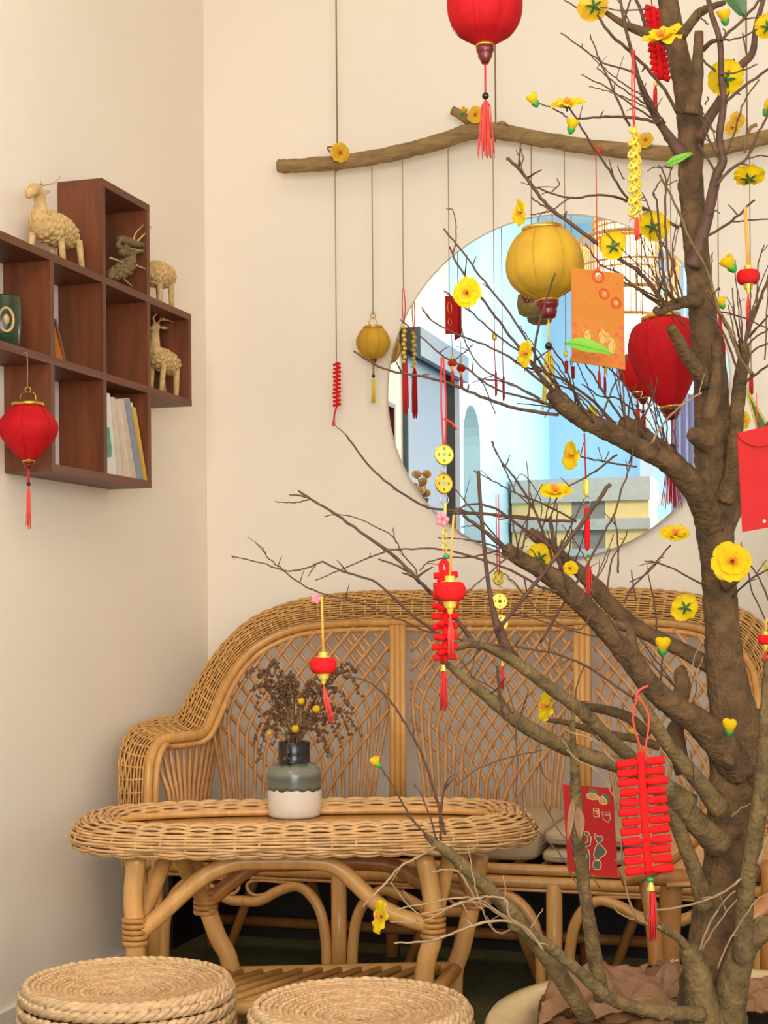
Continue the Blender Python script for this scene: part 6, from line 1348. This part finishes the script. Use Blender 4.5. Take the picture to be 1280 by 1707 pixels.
part('hanging_cord', MB().tube([f(998, 620), Vector((f(998, 620).x, YB - .03, up_.z + .03))], .0016, 5), M['tasselo'], rt)
kz = Yb(997, 252, -.03)
for a in (.3, 1.1, 2.2, 2.9, 4.2, 5.2): part('knot_end', MB().tube([kz, kz + (RGT * math.cos(a) + UP * math.sin(a)) * .016], .0022, 5), M['tasselo'], rt)
tassel(f, 998, 618, 650, 2, 'tassel', rt, 6)
f, up_ = bhang(1203, 570, 1198); rt = root('tassel_charm', 'slim red tassel with gold bud hanging just right of the trunk', 'ornament', f.o, 'small charms on the branch')
part('hanging_cord', MB().tube([f(1198, 508), Vector((f(1198, 508).x, YB, up_.z))], .0016, 5), M['string'], rt)
part('gold_bead', MB().ell(f(1198, 512), (4 * f.s, 4 * f.s, 6 * f.s)), M['goldp'], rt); tassel(f, 1201, 518, 622, 3.6, 'tassel', rt, 12, 1.1)
f, up_ = bhang(1118, 400, 1118); rt = root('string_charm', 'thin string with a small gold drop hanging close left of the trunk', 'ornament', f.o, 'small charms on the branch')
part('hanging_cord', MB().tube([f(1118, 425), Vector((f(1118, 425).x, YB, up_.z))], .0014, 5), M['string'], rt); part('gold_bead', MB().ell(f(1118, 428), (3.5 * f.s, 3.5 * f.s, 5 * f.s)), M['goldp'], rt)
f, up_ = bhang(1255, 640, 1250); rt = root('tassel_charm', 'red tassel on a long string at the far right above the red envelope', 'ornament', f.o, 'small charms on the branch')
part('hanging_cord', MB().tube([f(1252, 625), Vector((f(1252, 625).x, YB, up_.z))], .0014, 5), M['string'], rt); tassel(f, 1252, 622, 660, 2.6, 'tassel', rt, 8, 1.1)
f = Fr(1209, 695, 2.72); rt = root('red_drop_charm', 'small red tube charm hanging between trunk and right limb', 'ornament', f.o)
cyl(f, 1209, 706, 680, 4.5, 4.5, 'redfelt', rt, 'red_drop'); cord(f, [(1206, 600), (1209, 682)], .7, 'redcord', rt)
# ---------------------------------------------------------------- envelopes on the tree
# orange
f = Fr(996, 530, 2.32); rt = root('orange_envelope', 'orange paper envelope with gold and red prints hanging before the mirror', 'envelope', f.o)
C4 = [(953, 445, 3), (1040, 457, -3), (1041, 617, -3), (953, 602, 3)]
def oe(u, v, w=0): # u,v in 0..1 on the sheet
    a = Vector(C4[0]).lerp(Vector(C4[1]), u); b_ = Vector(C4[3]).lerp(Vector(C4[2]), u); p = a.lerp(b_, v); return f(p.x, p.y, p.z + w)
part('envelope_sheet', MB().prism([oe(0, 0), oe(1, 0), oe(1, 1), oe(0, 1)], FW * .0025), M['orange'], rt, False)
cord(f, [(1002, 395), (1000, 430), (998, 455)], .8, 'redcord', rt)
def blob(u, v, r, m, n=12, asp=1.1, th=.25):
    pts = [oe(u + r * math.cos(a), v + r * .55 * asp * math.sin(a), -th) for a in [-2 * PI * i / n for i in range(n)]]
    part('print_spot', MB().prism(pts, FW * (th + .1) * f.s), M[m], rt, False)
def hoopo(u, v, r, m, th=.9, asp=1.1):
    part('print_ring', MB().tube([oe(u + r * math.cos(a), v + r * .55 * asp * math.sin(a), -.1) for a in [2 * PI * i / 22 for i in range(22)]], th * f.s, 5, closed=True), M[m], rt)
for (u, v) in ((.06, .60), (.06, .715), (.06, .92), (.17, .875), (.28, .93), (.39, .875), (.50, .93), (.61, .87), (.72, .93), (.84, .87), (.93, .94), (.94, .80), (.94, .68), (.94, .57), (.85, .64)): blob(u, v, .042, 'ored')
for (u, v, r) in ((.51, .06, .10), (.62, .235, .085), (.84, .315, .085)): hoopo(u, v, r, 'ored', 1.5); blob(u + .01, v, r * .4, 'ogold', 6)
blob(.51, .05, .045, 'bookw', 10)
for (u, v) in ((.73, .04), (.88, .12), (.70, .09), (.47, .125), (.9, .17)): blob(u, v, .03, 'ored', 5, .6)
for (u, v, r) in ((.30, .70, .09), (.28, .64, .06), (.57, .65, .13), (.66, .60, .10), (.74, .76, .12), (.60, .73, .08), (.86, .78, .08), (.27, .36, .07), (.24, .44, .05)): hoopo(u, v, r, 'ogold', .7, 1.6)
for (u, v, r) in ((.30, .71, .06), (.58, .69, .07), (.75, .77, .07), (.68, .70, .05)): blob(u, v, r, 'ogold', 12, 2.2)
blob(.29, .605, .035, 'ored'); blob(.52, .63, .03, 'ored')
# big red with flap
f = Fr(1260, 800, 2.18); rt = root('red_envelope', 'plain bright red envelope with rounded flap at the right frame edge', 'envelope', f.o, 'red envelopes')
C4 = [(1229, 722, 0), (1318, 702, 0), (1325, 872, 0), (1237, 887, 0)]
part('envelope_sheet', MB().prism([oe(0, 0), oe(1, 0), oe(1, 1), oe(0, 1)], FW * .0025), M['redpaper'], rt, False)
fl = [oe(0, -.002, -1.2)] + [oe(t, .02 + .17 * math.sin(PI * min(1, max(0, t))) ** .65, -4.5) for t in [i / 16 for i in range(17)]] + [oe(1, -.002, -1.2)]
part('flap', MB().prism(fl, FW * .0006), M['redpaper'], rt, False)
blob(.42, .93, .03, 'bookw', 6); cord(f, [(1262, 655), (1262, 716)], .8, 'redcord', rt); 
# printed red envelope low
f = Fr(985, 1385, 2.52); rt = root('red_envelope', 'red envelope printed with black and gold characters behind the thin branch', 'envelope', f.o, 'red envelopes')
C4 = [(939, 1308, 5), (1022, 1314, -3), (1029, 1464, -3), (947, 1453, 5)]
part('envelope_sheet', MB().prism([oe(0, 0), oe(1, 0), oe(1, 1), oe(0, 1)], FW * .0025), M['redpaper'], rt, False)
cord(f, [(965, 1285), (968, 1312)], .8, 'redcord', rt)
def patch(pts, m, th=.3): part('print_patch', MB().prism([oe(u, v, -th) for u, v in pts][::-1], FW * (th + .1) * f.s), M[m], rt, False)
def outl(pts, m='goldpale', r=.9): part('print_outline', MB().tube([oe(u, v, -.3) for u, v in pts], r * f.s, 5, closed=True), M[m], rt)
M['goldpale'] = mat('pale_gold_print', '#d8bd85', .5, .2, var=.1)
def uv(cx, cy):  # crop (930,1290) scale 6.4 -> sheet uv
    x, y = 930 + cx / 6.4, 1290 + cy / 6.4
    v = (y - 1311) / 147.0; u = (x - (940 + 8 * v)) / 82.5; return u, v
def sh2(l): return [uv(*p) for p in l]
leafs = [[(330, 185), (350, 155), (385, 150), (430, 175), (440, 205), (380, 195)], [(460, 210), (500, 195), (540, 215), (568, 265), (545, 285), (510, 250)]]
for l in leafs: patch(sh2(l), 'leafd')
for l in ([(310, 225), (345, 205), (400, 205), (440, 235), (430, 265), (370, 272), (320, 258)], [(440, 250), (480, 225), (520, 260), (530, 300), (500, 315), (450, 300)]): patch(sh2(l), 'ogold'); outl(sh2(l))
for l in ([(385, 365), (440, 365), (445, 450), (390, 455)], [(475, 395), (550, 390), (565, 450), (540, 500), (490, 470)], ):
    outl(sh2(l)); outl(sh2([(l[0][0] + 15, l[0][1] + 20), (l[1][0] - 15, l[1][1] + 20), (l[2][0] - 15, l[2][1] - 20)]))
part('print_patch', MB().tube([oe(*uv(x, y), -.2) for x, y in ((375, 490), (410, 520), (460, 535), (510, 535))], .7 * f.s, 5), M['ored'], rt)
for l in ([(395, 625), (430, 660), (470, 650), (485, 690), (440, 730), (480, 760), (518, 800), (510, 840), (460, 880), (440, 910), (400, 905), (385, 860), (400, 790), (430, 730), (400, 680)], [(385, 925), (450, 915), (465, 950), (455, 1005), (400, 1015), (370, 980)], [(290, 620), (330, 625), (360, 680), (350, 760), (300, 790), (285, 760), (325, 720), (325, 670), (290, 655)], [(290, 820), (330, 810), (345, 880), (345, 1020), (310, 1025), (300, 950), (315, 890)]):
    patch(sh2(l), 'char'); outl(sh2(l))
part('print_outline', MB().tube([oe(*uv(x, y), -.3) for x, y in ((300, 660), (335, 680), (340, 730), (315, 755))], 1.0 * f.s, 5), M['redpaper'], rt)
# stray gold charm on the lower trunk charm string done
